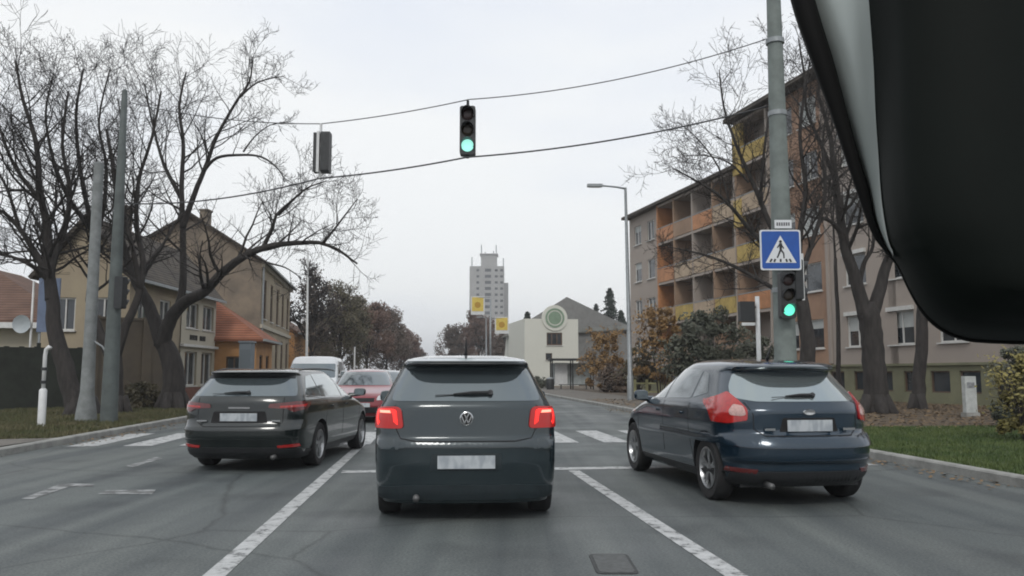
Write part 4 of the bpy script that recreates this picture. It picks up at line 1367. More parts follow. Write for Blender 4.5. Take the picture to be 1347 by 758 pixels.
# ------------------------------------------------------------------ far tower block
tx0, tx1 = at(617, 492, 400).x, at(668, 492, 400).x
root = tag(empty('tower_block', (tx0, 400, 0)), 'tall grey tower block with roof masts in the far distance', 'tower')
fc = Face((0, 0, 0), (1, 0, 0)); Wt = tx1 - tx0; Ht = 54.0
mb = MB(); hs = []
nfl = 15
for k in range(nfl):
    z = 9 + k * 2.95
    hs.append((Wt * .40, z, Wt * .56, z + 1.5))
    for a in (.66, .80):
        hs.append((Wt * a, z + .1, Wt * (a + .075), z + 1.3))
    hs.append((Wt * .18, z + .1, Wt * .25, z + 1.3))
holed_wall(mb, fc, Wt * .90, Ht - 1, [h for h in hs], depth=.5)
mb.add([fc.p(Wt * .9, 0), fc.p(Wt * .9, 0, -16), fc.p(Wt * .9, Ht - 1, -16), fc.p(Wt * .9, Ht - 1)], [(0, 1, 2, 3)])
mb.add([fc.p(0, 0), fc.p(0, 0, -16), fc.p(0, Ht - 1, -16), fc.p(0, Ht - 1)], [(0, 1, 2, 3)])
mb.add([fc.p(0, Ht - 1), fc.p(Wt * .9, Ht - 1), fc.p(Wt * .9, Ht - 1, -16), fc.p(0, Ht - 1, -16)], [(0, 1, 2, 3)])
mb.build('wall', GREYW, root, fix=False)
for h in hs:
    mb = MB(); mb.add([fc.p(h[0], h[1], -.45), fc.p(h[2], h[1], -.45), fc.p(h[2], h[3], -.45), fc.p(h[0], h[3], -.45)], [(0, 1, 2, 3)])
    mb.build('window', GLASSW, root)
mb = MB(); mb.box((Wt * .955, 8, (Ht - 9) / 2), (Wt * .11, 14, Ht - 9)); mb.build('side_wing', mat('tower_side', (.21, .21, .21), .85, var=.08, vscale=.2), root)
mb = MB(); mb.box((Wt * .50, 7, Ht + 2.0), (Wt * .42, 9, 6.0)); mb.box((Wt * .5, 7, Ht + 5.2), (Wt * .48, 10, .5)); mb.build('lift_house', GREYW, root)
for a, h in ((.05, 4), (.30, 10), (.69, 10), (.62, 7), (.40, 6.5), (.88, 3.5)):
    mb = MB(); mb.tube([(Wt * a, 4, Ht - 1.2), (Wt * a, 4, Ht + h)], .25, 6); mb.build('roof_mast', GALV, root)

# ------------------------------------------------------------------ bus shelter and street furniture
bs = Vector((at(752, 492, 66).x, 66, 0))
root = tag(empty('bus_shelter', bs, R(3)), 'glazed bus shelter with a dark frame in front of the cream building', 'bus shelter')
DARKM = mat('dark_metal', (.03, .033, .035), .5, metal=.3)
mb = MB(); mb.box((0, 0, 2.42), (3.6, 1.7, .16)); mb.build('roof', DARKM, root)
for x in (-1.6, 0, 1.6):
    for y in (-.7, .7):
        mb = MB(); mb.box((x, y, 1.17), (.09, .09, 2.34)); mb.build('post', DARKM, root)
for x0, x1 in ((-1.55, -.05), (.05, 1.55)):
    mb = MB(); mb.box(((x0 + x1) / 2, .7, 1.3), (x1 - x0, .02, 1.7)); mb.build('glass_panel', mat('shelter_glass', (.42, .46, .46), .15, coat=.5, var=.2, vscale=1.5), root)
mb = MB(); mb.box((-.80, .30, 1.30), (1.0, .10, 1.75)); mb.build('poster_panel', WHITE_P, root)
mb = MB(); mb.box((.2, .4, .45), (2.4, .4, .06)); mb.box((-.8, .4, .22), (.06, .3, .4)); mb.box((1.2, .4, .22), (.06, .3, .4)); mb.build('bench', DARKM, root)
bn = Vector((at(745, 492, 64).x - 1.2, 64.5, 0))
root = tag(empty('litter_bin', bn), 'dark round litter bin standing left of the bus shelter', 'bin')
mb = MB(); mb.lathe([(.26, 0), (.3, .1), (.3, .85), (.24, .95)], (0, 0, 0), 'Z', 16); mb.build('bin_body', DARKM, root, smooth=True, sharp=40)
mb = MB(); mb.lathe([(.31, .90), (.31, .96), (.1, 1.05)], (0, 0, 0), 'Z', 16); mb.build('bin_lid', GALV, root)

# street lamp beyond the crossing on the right
def street_lamp(px, Y, ptop, label, arm_px, m=GALV, r0=.11, name='street_lamp', group=None):
    b = at(px, 492, Y); top = at(px - 5 * 1, ptop, Y).z
    root = tag(empty(name, (b.x, Y, 0)), label, 'street lamp', group)
    mb = MB(); mb.tube([(0, 0, 0), (0, 0, 1.2), (0, 0, 1.25), (-.1, 0, top)], [r0 * 1.35, r0 * 1.3, r0, r0 * .55], 12); mb.build('pole', m, root, smooth=True, sharp=40)
    ax = at(arm_px, 492, Y).x - b.x
    mb = MB(); mb.tube([(-.1, 0, top - .05), (ax * .3, 0, top + .03), (ax * .75, 0, top + .1)], [.05, .045, .04], 8); mb.build('arm', m, root, smooth=True)
    mb = MB(); mb.box((ax * .9, 0, top + .10), (abs(ax) * .42, .28, .12)); hd = mb.build('lamp_head', m, root)
    mb = MB(); mb.box((ax * .9, 0, top + .03), (abs(ax) * .3, .2, .03)); mb.build('lamp_glass', HEAD_OFF, hd)
    return root
street_lamp(829, 38, 247, 'slender grey street lamp with a left arm, beside the orange bushes', 780)
street_lamp(403, 58, 330, 'pale lamp post standing before the brown street trees on the left', 385, m=WHITE_P, r0=.1)
street_lamp(640, 120, 418, 'distant lamp post rising behind the roof of the grey hatchback', 628, r0=.13)

# two yellow banners on a mast (seen by the tower)
YB = mat('yellow_banner', (.62, .47, .10), .7, var=.1, vscale=3)
YD = mat('yellow_banner_mark', (.42, .24, .03), .7)
bp_ = Vector((at(645, 492, 74).x, 74, 0))
root = tag(empty('banner_mast', bp_), 'mast carrying two yellow and white banners in front of the tower block', 'banner')
mb = MB(); mb.tube([(0, 0, 0), (0, 0, 7.9)], [.10, .07], 10); mb.build('pole', GALV, root, smooth=True)
for px_c, py0, py1 in ((628, 390, 414), (660, 417, 439)):
    cx_ = at(px_c, 492, 74).x - bp_.x
    z1, z0 = at(px_c, py0, 74).z, at(px_c, py1, 74).z
    mb = MB(); mb.box((cx_, .1, (z0 + z1) / 2), (1.22, .08, z1 - z0)); bnr = mb.build('banner', WHITE_P, root)
    mb = MB(); mb.box((cx_, .05, (z0 + z1) / 2 + .12), (1.02, .03, (z1 - z0) - .38)); mb.build('banner_field', YB, bnr)
    mb = MB(); mb.lathe([(.27, 0), (.27, -.02)], (cx_, .033, (z0 + z1) / 2 + .05), 'Y', 20); mb.build('banner_mark', YD, bnr)
    mb = MB(); mb.tube([(0, 0, z1 - .1), (cx_, .06, z1 - .1)], .03, 6); mb.build('bracket', GALV, root)

# ---- signals
SIG = mat('signal_housing', (.022, .024, .026), .5, var=.2, vscale=10)
LENS_OFF_R = mat('unlit_red_lens', (.022, .008, .008), .35)
LENS_OFF_Y = mat('unlit_amber_lens', (.022, .015, .008), .35)
LENS_G = mat('lit_green_lens', (.2, .6, .5), .3, emis=(.36, 1.0, .80), estr=1.5)
LENS_GH = mat('lit_green_lens_core', (.2, .5, .45), .3, emis=(.42, 1.0, .86), estr=.85)
def signal_head(root, c, sc=1.0, yaw=0.0, lit='g', name='signal_head', core=LENS_GH, vis=.20):
    """three lamps, front faces -y, height 0.95*sc, c = centre"""
    M = Matrix.Rotation(yaw, 3, 'Z'); c = Vector(c)
    mb = MB()
    w_, h, d = .30 * sc, .95 * sc, .20 * sc
    prof = round_poly([(-w_ / 2, -h / 2), (w_ / 2, -h / 2), (w_ / 2, h / 2), (-w_ / 2, h / 2)], .05 * sc)
    mb.prism(prof, lambda a, b, e: c + M @ Vector((a, e, b)), 0, d)
    for k in range(3):
        z = (1 - k) * .305 * sc
        # visor: half tube
        n = 14; vs = []; r_ = .125 * sc
        for e, rr in ((0, r_), (-vis * sc, r_), (-vis * sc, r_ * .93), (0, r_ * .93)):
            for i in range(n + 1):
                t = math.radians(-25) + math.radians(230) * i / n
                cut = -vis * sc * (0.35 + .65 * max(0, math.sin(t))) if e < 0 else 0
                vs.append(c + M @ Vector((rr * math.cos(t), cut, z + rr * math.sin(t))))
        fs = []
        for i in range(3):
            for j in range(n):
                fs.append((i * (n + 1) + j, i * (n + 1) + j + 1, (i + 1) * (n + 1) + j + 1, (i + 1) * (n + 1) + j))
        mb.add(vs, fs)
    hd = mb.build(name, SIG, root)
    for k in range(3):
        z = (1 - k) * .305 * sc
        m_ = [LENS_OFF_R, LENS_OFF_Y, (LENS_G if lit == 'g' else LENS_OFF_Y)][k]
        mb = MB()
        vs = []; n = 20
        for r_, e in ((.120 * sc, -.004), (.117 * sc, -.015 * sc), (.06 * sc, -.026 * sc), (.001, -.03 * sc)):
            for i in range(n):
                t = 2 * math.pi * i / n
                vs.append(c + M @ Vector((r_ * math.cos(t), e, z + r_ * math.sin(t))))
        fs = [(i * n + j, i * n + (j + 1) % n, (i + 1) * n + (j + 1) % n, (i + 1) * n + j) for i in range(3) for j in range(n)]
        mb.add(vs, fs)
        if k == 2 and lit == 'g': m_ = core
        mb.build('lens', m_, hd, smooth=True)
    return hd

# pole on the right
PX, PY = at(1034, 492, 17).x, 17.0
pole_r = tag(empty('signal_pole', (PX, PY, 0)), 'thick grey-green pole carrying the wires, signal and crossing sign on the right', 'pole')
mb = MB(); mb.lathe([(.24, -.02), (.24, .05), (.235, .5), (.225, 1.2), (.205, 3.5), (.175, 6.5), (.14, 9.6), (.05, 9.65)], (0, 0, 0), 'Z', 24); 
mb.build('pole_shaft', mat('green_grey_pole', (.155, .18, .17), .7, var=.2, vscale=3, bump=.1, bscale=30), pole_r, smooth=True, sharp=40)
for z in (at(1030, 150, 17).z, at(1010, 55, 17).z, 4.1, 3.0):
    mb = MB(); mb.lathe([(.225 if z < 5 else .19, -.05), (.225 if z < 5 else .19, .05)], (0, 0, z), 'Z', 20); mb.build('clamp', GALV, pole_r)
mb = MB(); mb.box((0, -.2, .9), (.16, .1, .32)); mb.build('service_hatch', GALV, pole_r)

# pedestrian crossing sign
SIGN_BLUE = mat('sign_blue', (.008, .075, .34), .45, var=.08, vscale=5)
SIGN_WHITE = mat('sign_white', (.66, .68, .70), .45)
SIGN_BLACK = mat('sign_black', (.012, .012, .014), .5)
sc_ = 17 / F
sx_c = at(1032, 492, 16.7).x; sz = at(1032, 329, 16.7).z
S = 54 * 16.7 / F
root = tag(empty('crossing_sign', (sx_c, 16.7, sz)), 'blue square pedestrian crossing sign with a white triangle on the grey-green pole', 'road sign')
pr = round_poly([(-S / 2, -S / 2), (S / 2, -S / 2), (S / 2, S / 2), (-S / 2, S / 2)], .05)
v3 = lambda a, b, e: Vector((a, e, b))
mb = MB(); mb.prism(pr, v3, -.012, .012); mb.build('sign_plate', SIGN_WHITE, root)
k_ = .93
mb = MB(); mb.prism([(a * k_, b * k_) for a, b in pr], v3, -.0145, -.011); mb.build('sign_face', SIGN_BLUE, root)
tr = [(-S * .38, -S * .32), (S * .38, -S * .32), (0, S * .36)]
mb = MB(); mb.prism(tr, v3, -.0175, -.014); mb.build('white_triangle', SIGN_WHITE, root)
mb = MB()
T = S
def bar(p0, p1, t, t2=None):
    a, b = Vector((p0[0] * T, p0[1] * T)), Vector((p1[0] * T, p1[1] * T)); d = (b - a).normalized(); n_ = Vector((-d.y, d.x))
    t2 = t2 or t
    poly = [tuple(a + n_ * t * T / 2), tuple(a - n_ * t * T / 2), tuple(b - n_ * t2 * T / 2), tuple(b + n_ * t2 * T / 2)]
    mb.prism(poly, v3, -.0205 - bar.i * .0001, -.017); bar.i += 1
bar.i = 0
hd_ = [(.0 + .036 * math.cos(t), .205 + .036 * math.sin(t)) for t in [2 * math.pi * i / 12 for i in range(12)]]
mb.prism([(a * T, b * T) for a, b in hd_], v3, -.0206, -.017)
bar((0, .165), (.0, .0), .075, .06)
bar((.0, .01), (-.09, -.20), .045, .035); bar((.0, .01), (.07, -.09), .045, .038); bar((.07, -.09), (.075, -.21), .038, .03)
bar((-.01, .15), (-.085, .05), .03); bar((.01, .15), (.075, .03), .03)
mb.build('walking_figure', SIGN_BLACK, root)
for x in (-.27, -.17, -.01, .15, .25):
    mb = MB(); bar.i = 0; bar((x, -.30), (x * .82, -.225), .045); mb.build('crossing_stripe', SIGN_BLACK, root)
# narrow plate over it
p = at(1030, 295, 16.7)
root = tag(empty('name_plate', p), 'small narrow white plate just above the blue crossing sign', 'sign')
mb = MB(); mb.box((0, 0, 0), (.34, .02, .17)); mb.build('plate', SIGN_WHITE, root)
mb = MB()
for i in range(6):
    mb.box((-.12 + i * .047, -.0115, 0), (.032, .004, .07))
mb.build('lettering', mat('faded_lettering', (.12, .12, .13), .6), root)
# signal on the pole (green lit)
p = at(1037, 388, 16.55)
root = tag(empty('traffic_light', p), 'traffic light on the right pole under the blue sign, showing green', 'traffic light')
signal_head(root, (0, 0, .0), sc=.98, lit='g', core=mat('lit_green_lens_teal', (.1, .5, .4), .3, emis=(.16, 1.0, .68), estr=.95))
mb = MB(); mb.box((.0, .28, .3), (.05, .2, .05)); mb.box((0, .28, -.3), (.05, .2, .05)); mb.build('bracket', SIG, root)
# side-on signal for the crossing, with a pale edge
p = at(1053, 362, 16.9)
root = tag(empty('traffic_light', p), 'white-edged signal turned sideways just right of the blue sign', 'traffic light')
hd = signal_head(root, (0, 0, -.1), sc=.9, yaw=R(100), lit='n')
mb = MB(); mb.box((.0, -.12, -.05), (.05, .03, .95)); mb.build('backing_edge', WHITE_P, root)
# small pedestrian signal on thin post
b = Vector((at(999, 492, 19.5).x, 19.5, 0))
root = tag(empty('pedestrian_signal', b), 'thin pale post with a small black pedestrian signal, left of the thick pole', 'traffic light')
mb = MB(); mb.tube([(0, 0, 0), (0, 0, at(999, 390, 19.5).z)], [.055, .05], 12); mb.build('post', WHITE_P, root, smooth=True)
z = at(985, 410, 19.5).z
mb = MB(); mb.box((-.26, 0, z), (.34, .22, .46)); mb.box((-.04, 0, z + .1), (.14, .05, .04)); hd = mb.build('signal_head', SIG, root)
mb = MB(); mb.box((-.26, -.13, z - .30), (.3, .06, .07)); mb.build('lower_plate', WHITE_P, root)

# wires across the street
LPX, LPY = at(146, 492, 21).x, 21.0
WIRE = mat('steel_wire', (.05, .052, .055), .6, metal=.2)
def wire_pts(a, b, sag, n=24):
    return [a.lerp(b, i / n) - Vector((0, 0, sag * 4 * (i / n) * (1 - i / n))) for i in range(n + 1)]
a_lo = Vector((PX - .2, PY, at(1022, 140, PY).z)); a_hi = Vector((PX - .2, PY, at(1002, 52, PY).z))
TL1 = at(615, 171, 17.6); TL0 = at(422, 201, 18.6)
g1 = Vector((at(614, 207, 17.6).x, 17.6, at(614, 207, 17.6).z)); g1h = at(617, 131, 17.6)
g0 = at(419, 235, 18.6); g0h = at(422, 163, 18.6)
e_lo = Vector((LPX + .15, LPY, at(146, 268, LPY).z)); e_hi = Vector((LPX + .15, LPY, at(146, 135, LPY).z))
def span_wire(label, pts3, sags, r_):
    pl = []
    for (a, b), s_ in zip(zip(pts3, pts3[1:]), sags):
        w3 = wire_pts(a, b, s_, 14)
        pl += w3 if not pl else w3[1:]
    mb = MB(); mb.tube(pl, r_, 6)
    o = mb.build('span_wire', WIRE, smooth=True)
    return tag(o, label, 'wire', 'wires slung across the street')
span_wire('lower and thicker wire slung across the street beneath the hanging signals', [a_lo, g1, g0, e_lo], [.16, .05, .18], .017)
span_wire('upper and thinner wire from which the two signals hang', [a_hi, g1h, g0h, e_hi], [.22, .05, .15], .011)

hs_ = (207 - 131) / F * 17.6
root = tag(empty('hanging_signal', TL1), 'black hanging traffic light facing us and showing green over the street', 'traffic light', 'traffic lights hung from the wires')
signal_head(root, (0, 0, .0), sc=1.13, lit='g')
mb = MB(); mb.tube([(0, .08, .52), (0, .08, g1h.z - TL1.z)], .03, 8); mb.tube([(0, .08, -.52), (0, .08, g1.z - TL1.z)], .035, 8); mb.build('hanger', SIG, root)
mb = MB(); mb.box((0, .24, 0), (.40, .02, 1.14)); 
root = tag(empty('hanging_signal', TL0), 'hanging traffic light seen edge-on with a pale backing board', 'traffic light', 'traffic lights hung from the wires')
signal_head(root, (.02, 0, 0), sc=.98, lit='n', yaw=R(-90), vis=.02)
mb = MB(); mb.box((-.12, .04, .0), (.08, .24, .90)); mb.build('rear_housing', SIG, root)
mb = MB(); mb.box((-.045, -.06, .0), (.06, .12, .94)); mb.build('backing_edge', WHITE_P, root)
mb = MB(); mb.tube([(-.01, 0, .46), (-.01, 0, g0h.z - TL0.z)], .03, 8); mb.tube([(-.01, 0, -.46), (-.01, 0, g0.z - TL0.z)], .03, 8); mb.build('hanger', WHITE_P, root)

# left poles
root = tag(empty('utility_pole', (at(116, 492, 21.5).x, 21.5, 0)), 'pale grey tapered concrete pole in front of the left trees', 'pole')
mb = MB(); zt = at(118, 215, 21.5).z
mb.lathe([(.27, 0), (.25, .3), (.17, .85), (.15, 2), (.12, zt), (.03, zt + .05)], (0, 0, 0), 'Z', 20); mb.build('pole_shaft', CONCRETE, root, smooth=True, sharp=40)
mb = MB(); mb.tube([(0, 0, 2.2), (.35, -.05, 2.0), (.55, -.05, 1.7)], .025, 6); mb.build('stay_bar', GALV, root)
root = tag(empty('signal_pole', (LPX, LPY, 0)), 'darker grey-green pole holding the wires on the left verge', 'pole')
mb = MB(); zt = e_hi.z + .3
mb.lathe([(.21, 0), (.20, .5), (.17, 2.5), (.13, 5), (.07, zt), (.03, zt + .05)], (0, 0, 0), 'Z', 20)
mb.build('pole_shaft', mat('dark_pole', (.085, .10, .098), .7, var=.2, vscale=3), root, smooth=True, sharp=40)
root = tag(empty('traffic_light', (at(157, 492, 20.9).x, 20.9, at(157, 388, 20.9).z)), 'dark signal box on the right side of the left wire pole', 'traffic light')
signal_head(root, (0, 0, .05), sc=.85, yaw=R(160), lit='n')
mb = MB(); mb.box((-.10, .03, 0), (.1, .04, .5)); mb.build('bracket', SIG, root)
# pale short post at the left
b = Vector((at(58, 492, 19.6).x, 19.6, 0))
root = tag(empty('marker_post', b), 'short white pipe post with a bent top and dark bands at the pavement edge', 'post')
zt = at(58, 457, 19.6).z
mb = MB(); mb.lathe([(.085, 0), (.085, zt * .48), (.06, zt * .5)], (0, 0, 0), 'Z', 14); mb.build('lower_sleeve', WHITE_P, root, smooth=True, sharp=40)
mb = MB(); mb.tube([(0, 0, zt * .45), (0, 0, zt * .9), (.02, 0, zt * .97), (.08, 0, zt), (.12, 0, zt - .03)], [.045, .045, .05, .055, .05], 10); mb.build('upper_pipe', WHITE_P, root, smooth=True)
for k in (.56, .72):
    mb = MB(); mb.lathe([(.062, 0), (.062, .07)], (0, 0, zt * k), 'Z', 12); mb.build('band', SIG, root)
# blue-grey panel on the house side behind trees
b = at(88, 405, 30.5)
root = tag(empty('blue_panel', (b.x, 29.3, 0)), 'tall blue-grey notice panel on posts behind the leaning left tree', 'sign')
mb = MB(); mb.box((0, 0, b.z), (.75, .06, 1.9)); mb.build('panel', mat('blue_grey_panel', (.13, .17, .26), .5, var=.15, vscale=2), root)
for x in (-.3, .3):
    mb = MB(); mb.box((x, .05, (b.z - .9) / 2), (.07, .05, b.z - .9)); mb.build('post', GALV, root)

# satellite dish and mast by the cottage
b = at(28, 430, 33)
root = tag(empty('satellite_dish', (b.x + .4, 33, 0)), 'pale satellite dish on a white mast above the dark fence', 'satellite dish')
mb = MB(); mb.tube([(.0, .0, 0), (0, 0, at(42, 370, 33).z)], [.05, .045], 10); mb.build('mast', WHITE_P, root, smooth=True)
mb = MB()
vs = []; n = 20
for r_, e in ((.001, .10), (.16, .08), (.28, .04), (.36, .0)):
    for i in range(n):
        t = 2 * math.pi * i / n
        vs.append(Vector((-.32 + r_ * math.cos(t), -.15 + e, b.z + .1 + r_ * math.sin(t))))
mb.add(vs, [(i * n + j, i * n + (j + 1) % n, (i + 1) * n + (j + 1) % n, (i + 1) * n + j) for i in range(3) for j in range(n)])
mb.tube([(-.32, -.02, b.z + .1), (0, 0, b.z + .1)], .03, 6)
mb.build('dish', mat('dish_grey', (.36, .40, .42), .5), root, smooth=True)

# grey cabinet by the street at the annex
b = Vector((at(324, 492, 38).x, 38, 0))
root = tag(empty('grey_cabinet', b), 'grey-blue kiosk cabinet in front of the orange annex', 'cabinet')
mb = MB(); mb.box((0, 0, 1.35), (.55, .5, 2.7)); mb.box((0, 0, 2.74), (.65, .6, .08)); mb.build('housing', mat('cabinet_grey', (.17, .20, .225), .6, var=.1), root)
mb = MB(); mb.box((0, -.255, 1.3), (.45, .02, 2.2)); mb.build('door', mat('cabinet_door', (.14, .165, .185), .6), root)

# thin marker post farther on
root = tag(empty('sign_post', (at(466, 492, 62).x, 62, 0)), 'thin pale post standing above the oncoming cars before the brown trees', 'post')
mb = MB(); mb.tube([(0, 0, 0), (0, 0, 3.3)], [.06, .055], 10); mb.build('post', WHITE_P, root)
mb = MB(); mb.tube([(0, 0, 3.3), (0, 0, 3.42)], [.075, .05], 10); mb.build('cap', DARKM, root)

# white information stele on the lawn edge
b = gnd(1277, 553)
root = tag(empty('white_stele', (b.x, b.y, .10), R(12)), 'white upright information stele standing on the lawn', 'sign')
hgt = at(1277, 495, b.y).z - .1
mb = MB(); mb.box((0, 0, hgt / 2), (.36, .14, hgt)); mb.build('panel', mat('stele_white', (.42, .44, .43), .6, var=.15, vscale=6), root)
mb = MB(); mb.box((0, -.075, hgt * .78), (.24, .012, .16)); mb.build('notice', mat('stele_notice', (.22, .23, .24), .6, var=.3, vscale=20), root)
mb = MB(); mb.box((0, 0, .06), (.44, .22, .12)); mb.build('base', KERB, root)

# low fence in the yard by the orange bushes
root = tag(empty('low_fence', (at(835, 492, 45).x, 45, 0)), 'low pale yellow fence beneath the orange bushes', 'fence')
for k in range(6):
    mb = MB(); mb.box((k * .62, k * -.1, .5), (.14, .1, 1.0)); mb.build('post', mat('pale_yellow_fence', (.36, .35, .18), .7), root)
mb = MB(); mb.box((1.55, -.25, .8), (3.2, .05, .09), rz=R(-9)); mb.box((1.55, -.25, .35), (3.2, .05, .09), rz=R(-9)); mb.build('rail', mat('pale_yellow_fence', (.3, .3, .2)), root)

# windscreen reflection, modelled as a thin rounded plate on the lane ahead
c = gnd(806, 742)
root = tag(empty('reflection_outline', (c.x, c.y, .0)), 'small rounded outline of a windscreen reflection, modelled as a flat plate on our lane', 'reflection')
REFL_DARK = mat('reflection_dark', (.035, .037, .038), .7, var=.3, vscale=30)
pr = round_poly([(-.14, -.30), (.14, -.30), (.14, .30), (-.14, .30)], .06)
mb = MB(); mb.prism(pr, lambda a, b, e: Vector((a, b, e)), -.02, .006); mb.build('reflection_rim', REFL_DARK, root)
mb = MB(); mb.prism([(a * .84, b * .92) for a, b in pr], lambda a, b, e: Vector((a, b, e)), .004, .009); mb.build('reflection_inner', mat('reflection_grey', (.085, .09, .09), .8, var=.2, vscale=20), root)

# ------------------------------------------------------------------ rear-view mirror close to the lens (seen from behind)
MB_BLACK = mat('mirror_housing_black', (.0045, .0065, .0055), .6, var=.3, vscale=6, spec=.12)
MB_RIM = mat('mirror_gasket_black', (.006, .006, .006), .7, spec=.15)
MB_GREY = mat('mirror_edge_grey', (.42, .46, .44), .35, metal=.3, var=.1, vscale=4)
D = .36
outer = [(1030, -40), (1045, 20), (1068, 85), (1092, 150), (1112, 210), (1130, 262), (1147, 308), (1166, 334), (1180, 352), (1196, 385), (1212, 412), (1232, 432), (1260, 446), (1300, 452), (1420, 455)]
ins1 = [(1062, -40), (1078, 20), (1098, 85), (1115, 150), (1130, 205), (1143, 250), (1152, 292), (1167, 326), (1183, 349), (1199, 382), (1215, 408), (1235, 428), (1262, 442), (1301, 448), (1420, 451)]
ins2 = [(1138, -40), (1143, 20), (1148, 85), (1151, 150), (1155, 205), (1158, 250), (1163, 290), (1171, 324), (1186, 347), (1202, 380), (1218, 405), (1238, 425), (1264, 438), (1302, 444), (1420, 447)]
ins3 = [(1200, -40), (1202, 20), (1204, 85), (1205, 150), (1207, 200), (1210, 245), (1215, 280), (1224, 305), (1238, 325), (1254, 345), (1270, 360), (1288, 372), (1310, 380), (1340, 384), (1420, 386)]
root = tag(empty('rear_view_mirror', at(1250, 200, D)), 'large black rear-view mirror housing with a grey edge, very close at top right', 'mirror')
root.location = at(1250, 200, D)
o0 = Vector(root.location)
def rows_to_mesh(rows):
    nc = len(rows[0]); vs = [p - o0 for r_ in rows for p in r_]
    fs = [(i * nc + k, i * nc + k + 1, (i + 1) * nc + k + 1, (i + 1) * nc + k) for i in range(len(rows) - 1) for k in range(nc - 1)]
    return vs, fs
def rowp(pts, d): 
    return [at(x, y, d) for x, y in pts]
def dens(pts, n=4):
    o_ = []
    for i in range(len(pts) - 1):
        p0 = pts[max(i - 1, 0)]; p1 = pts[i]; p2 = pts[i + 1]; p3 = pts[min(i + 2, len(pts) - 1)]
        for k in range(n):
            t = k / n
            o_.append(tuple(.5 * ((2 * p1[j]) + (-p0[j] + p2[j]) * t + (2 * p0[j] - 5 * p1[j] + 4 * p2[j] - p3[j]) * t * t + (-p0[j] + 3 * p1[j] - 3 * p2[j] + p3[j]) * t ** 3) for j in (0, 1)))
    return o_ + [pts[-1]]
outer, ins1, ins2, ins3 = map(dens, (outer, ins1, ins2, ins3))
lerp2 = lambda A, B, t: [((a[0] * (1 - t) + b[0] * t), (a[1] * (1 - t) + b[1] * t)) for a, b in zip(A, B)]
vs, fs = rows_to_mesh([rowp(outer, D + .05), rowp(outer, D + .008), rowp(lerp2(outer, ins1, .12), D), rowp(lerp2(outer, ins1, .9), D - .002), rowp(ins1, D + .004)])
MB().add(vs, fs).build('gasket', MB_RIM, root, smooth=True, fix=False)
NB = 4 * 7 + 2
full1, full2 = ins1, ins2
ins2 = ins2[:NB] + [(a[0] + .01, a[1]) for a in ins1[NB:]]
ins1, ins2 = ins1[:NB + 1], ins2[:NB + 1]
vs, fs = rows_to_mesh([rowp(lerp2(ins1, ins2, -.04), D + .006), rowp(lerp2(ins1, ins2, .2), D - .001), rowp(lerp2(ins1, ins2, .5), D - .006), rowp(lerp2(ins1, ins2, .8), D - .013), rowp(lerp2(ins1, ins2, 1.02), D - .022)])
MB().add(vs, fs).build('edge_band', MB_GREY, root, smooth=True, fix=False)
ins1 = full1; ins2 = full2[:NB] + [(a[0] - 2.5, a[1] + 1) for a in full1[NB:]]
far = [(1480, y) for x, y in ins3]
vs, fs = rows_to_mesh([[at(x, y, D - (.020 if i < NB else -.002)) for i, (x, y) in enumerate(ins2)], rowp(lerp2(ins2, ins3, .25), D - .034), rowp(lerp2(ins2, ins3, .6), D - .046), rowp(ins3, D - .054), rowp(lerp2(ins3, far, .5), D - .058), rowp(far, D - .056)])
MB().add(vs, fs).build('housing', MB_BLACK, root, smooth=True, fix=False)
back = [(1480, y) for x, y in outer]
vs, fs = rows_to_mesh([rowp(outer, D + .05), rowp(lerp2(outer, back, .5), D + .06), rowp(back, D + .06)])
MB().add(vs, fs).build('back_shell', MB_BLACK, root, smooth=True, fix=False)
# ------------------------------------------------------------------ trees and plants
def spline(pts, n=3):
    o_ = []
    for i in range(len(pts) - 1):
        p0 = pts[max(i - 1, 0)]; p1 = pts[i]; p2 = pts[i + 1]; p3 = pts[min(i + 2, len(pts) - 1)]
        for k in range(n):
            t = k / n
            o_.append(.5 * ((2 * p1) + (-p0 + p2) * t + (2 * p0 - 5 * p1 + 4 * p2 - p3) * t * t + (-p0 + 3 * p1 - 3 * p2 + p3) * t ** 3))
    return o_ + [pts[-1]]

def rdir(rng):
    while True:
        v = Vector((rng.uniform(-1, 1), rng.uniform(-1, 1), rng.uniform(-1, 1)))
        if .1 < v.length < 1: return v.normalized()

def grow(mb, tips, p, d, length, r_, lev, rng, up=.10, wob=.22, kids=(5, 6, 5), minr=.004):
    n = 5 if lev > 0 else 3
    pts, rads = [p.copy()], [r_]
    q = p.copy(); d = d.normalized()
    seg = length / n
    for i in range(n):
        d = (d + rdir(rng) * wob + Vector((0, 0, up))).normalized()
        q = q + d * seg
        pts.append(q.copy()); rads.append(max(minr, r_ * (1 - .75 * (i + 1) / n)))
    mb.tube(pts, rads, 5 if r_ > .03 else 3, cap=False)
    tips.append(pts[-1])
    if lev <= 0: return
    k = kids[min(lev, len(kids)) - 1]
    for j in range(k):
        t = .22 + .78 * (j + rng.random()) / k
        i = min(int(t * n), n - 1); f = t * n - i
        c = pts[i].lerp(pts[i + 1], f)
        ax = (pts[i + 1] - pts[i]).normalized()
        side = rdir(rng); side = (side - ax * side.dot(ax)).normalized()
        nd = (ax * rng.uniform(.35, .8) + side * rng.uniform(.6, 1.0)).normalized()
        grow(mb, tips, c, nd, length * rng.uniform(.38, .62) * (1.1 - .35 * t), max(minr, r_ * .45 * (1.1 - .5 * t)), lev - 1, rng, up, wob, kids, minr)

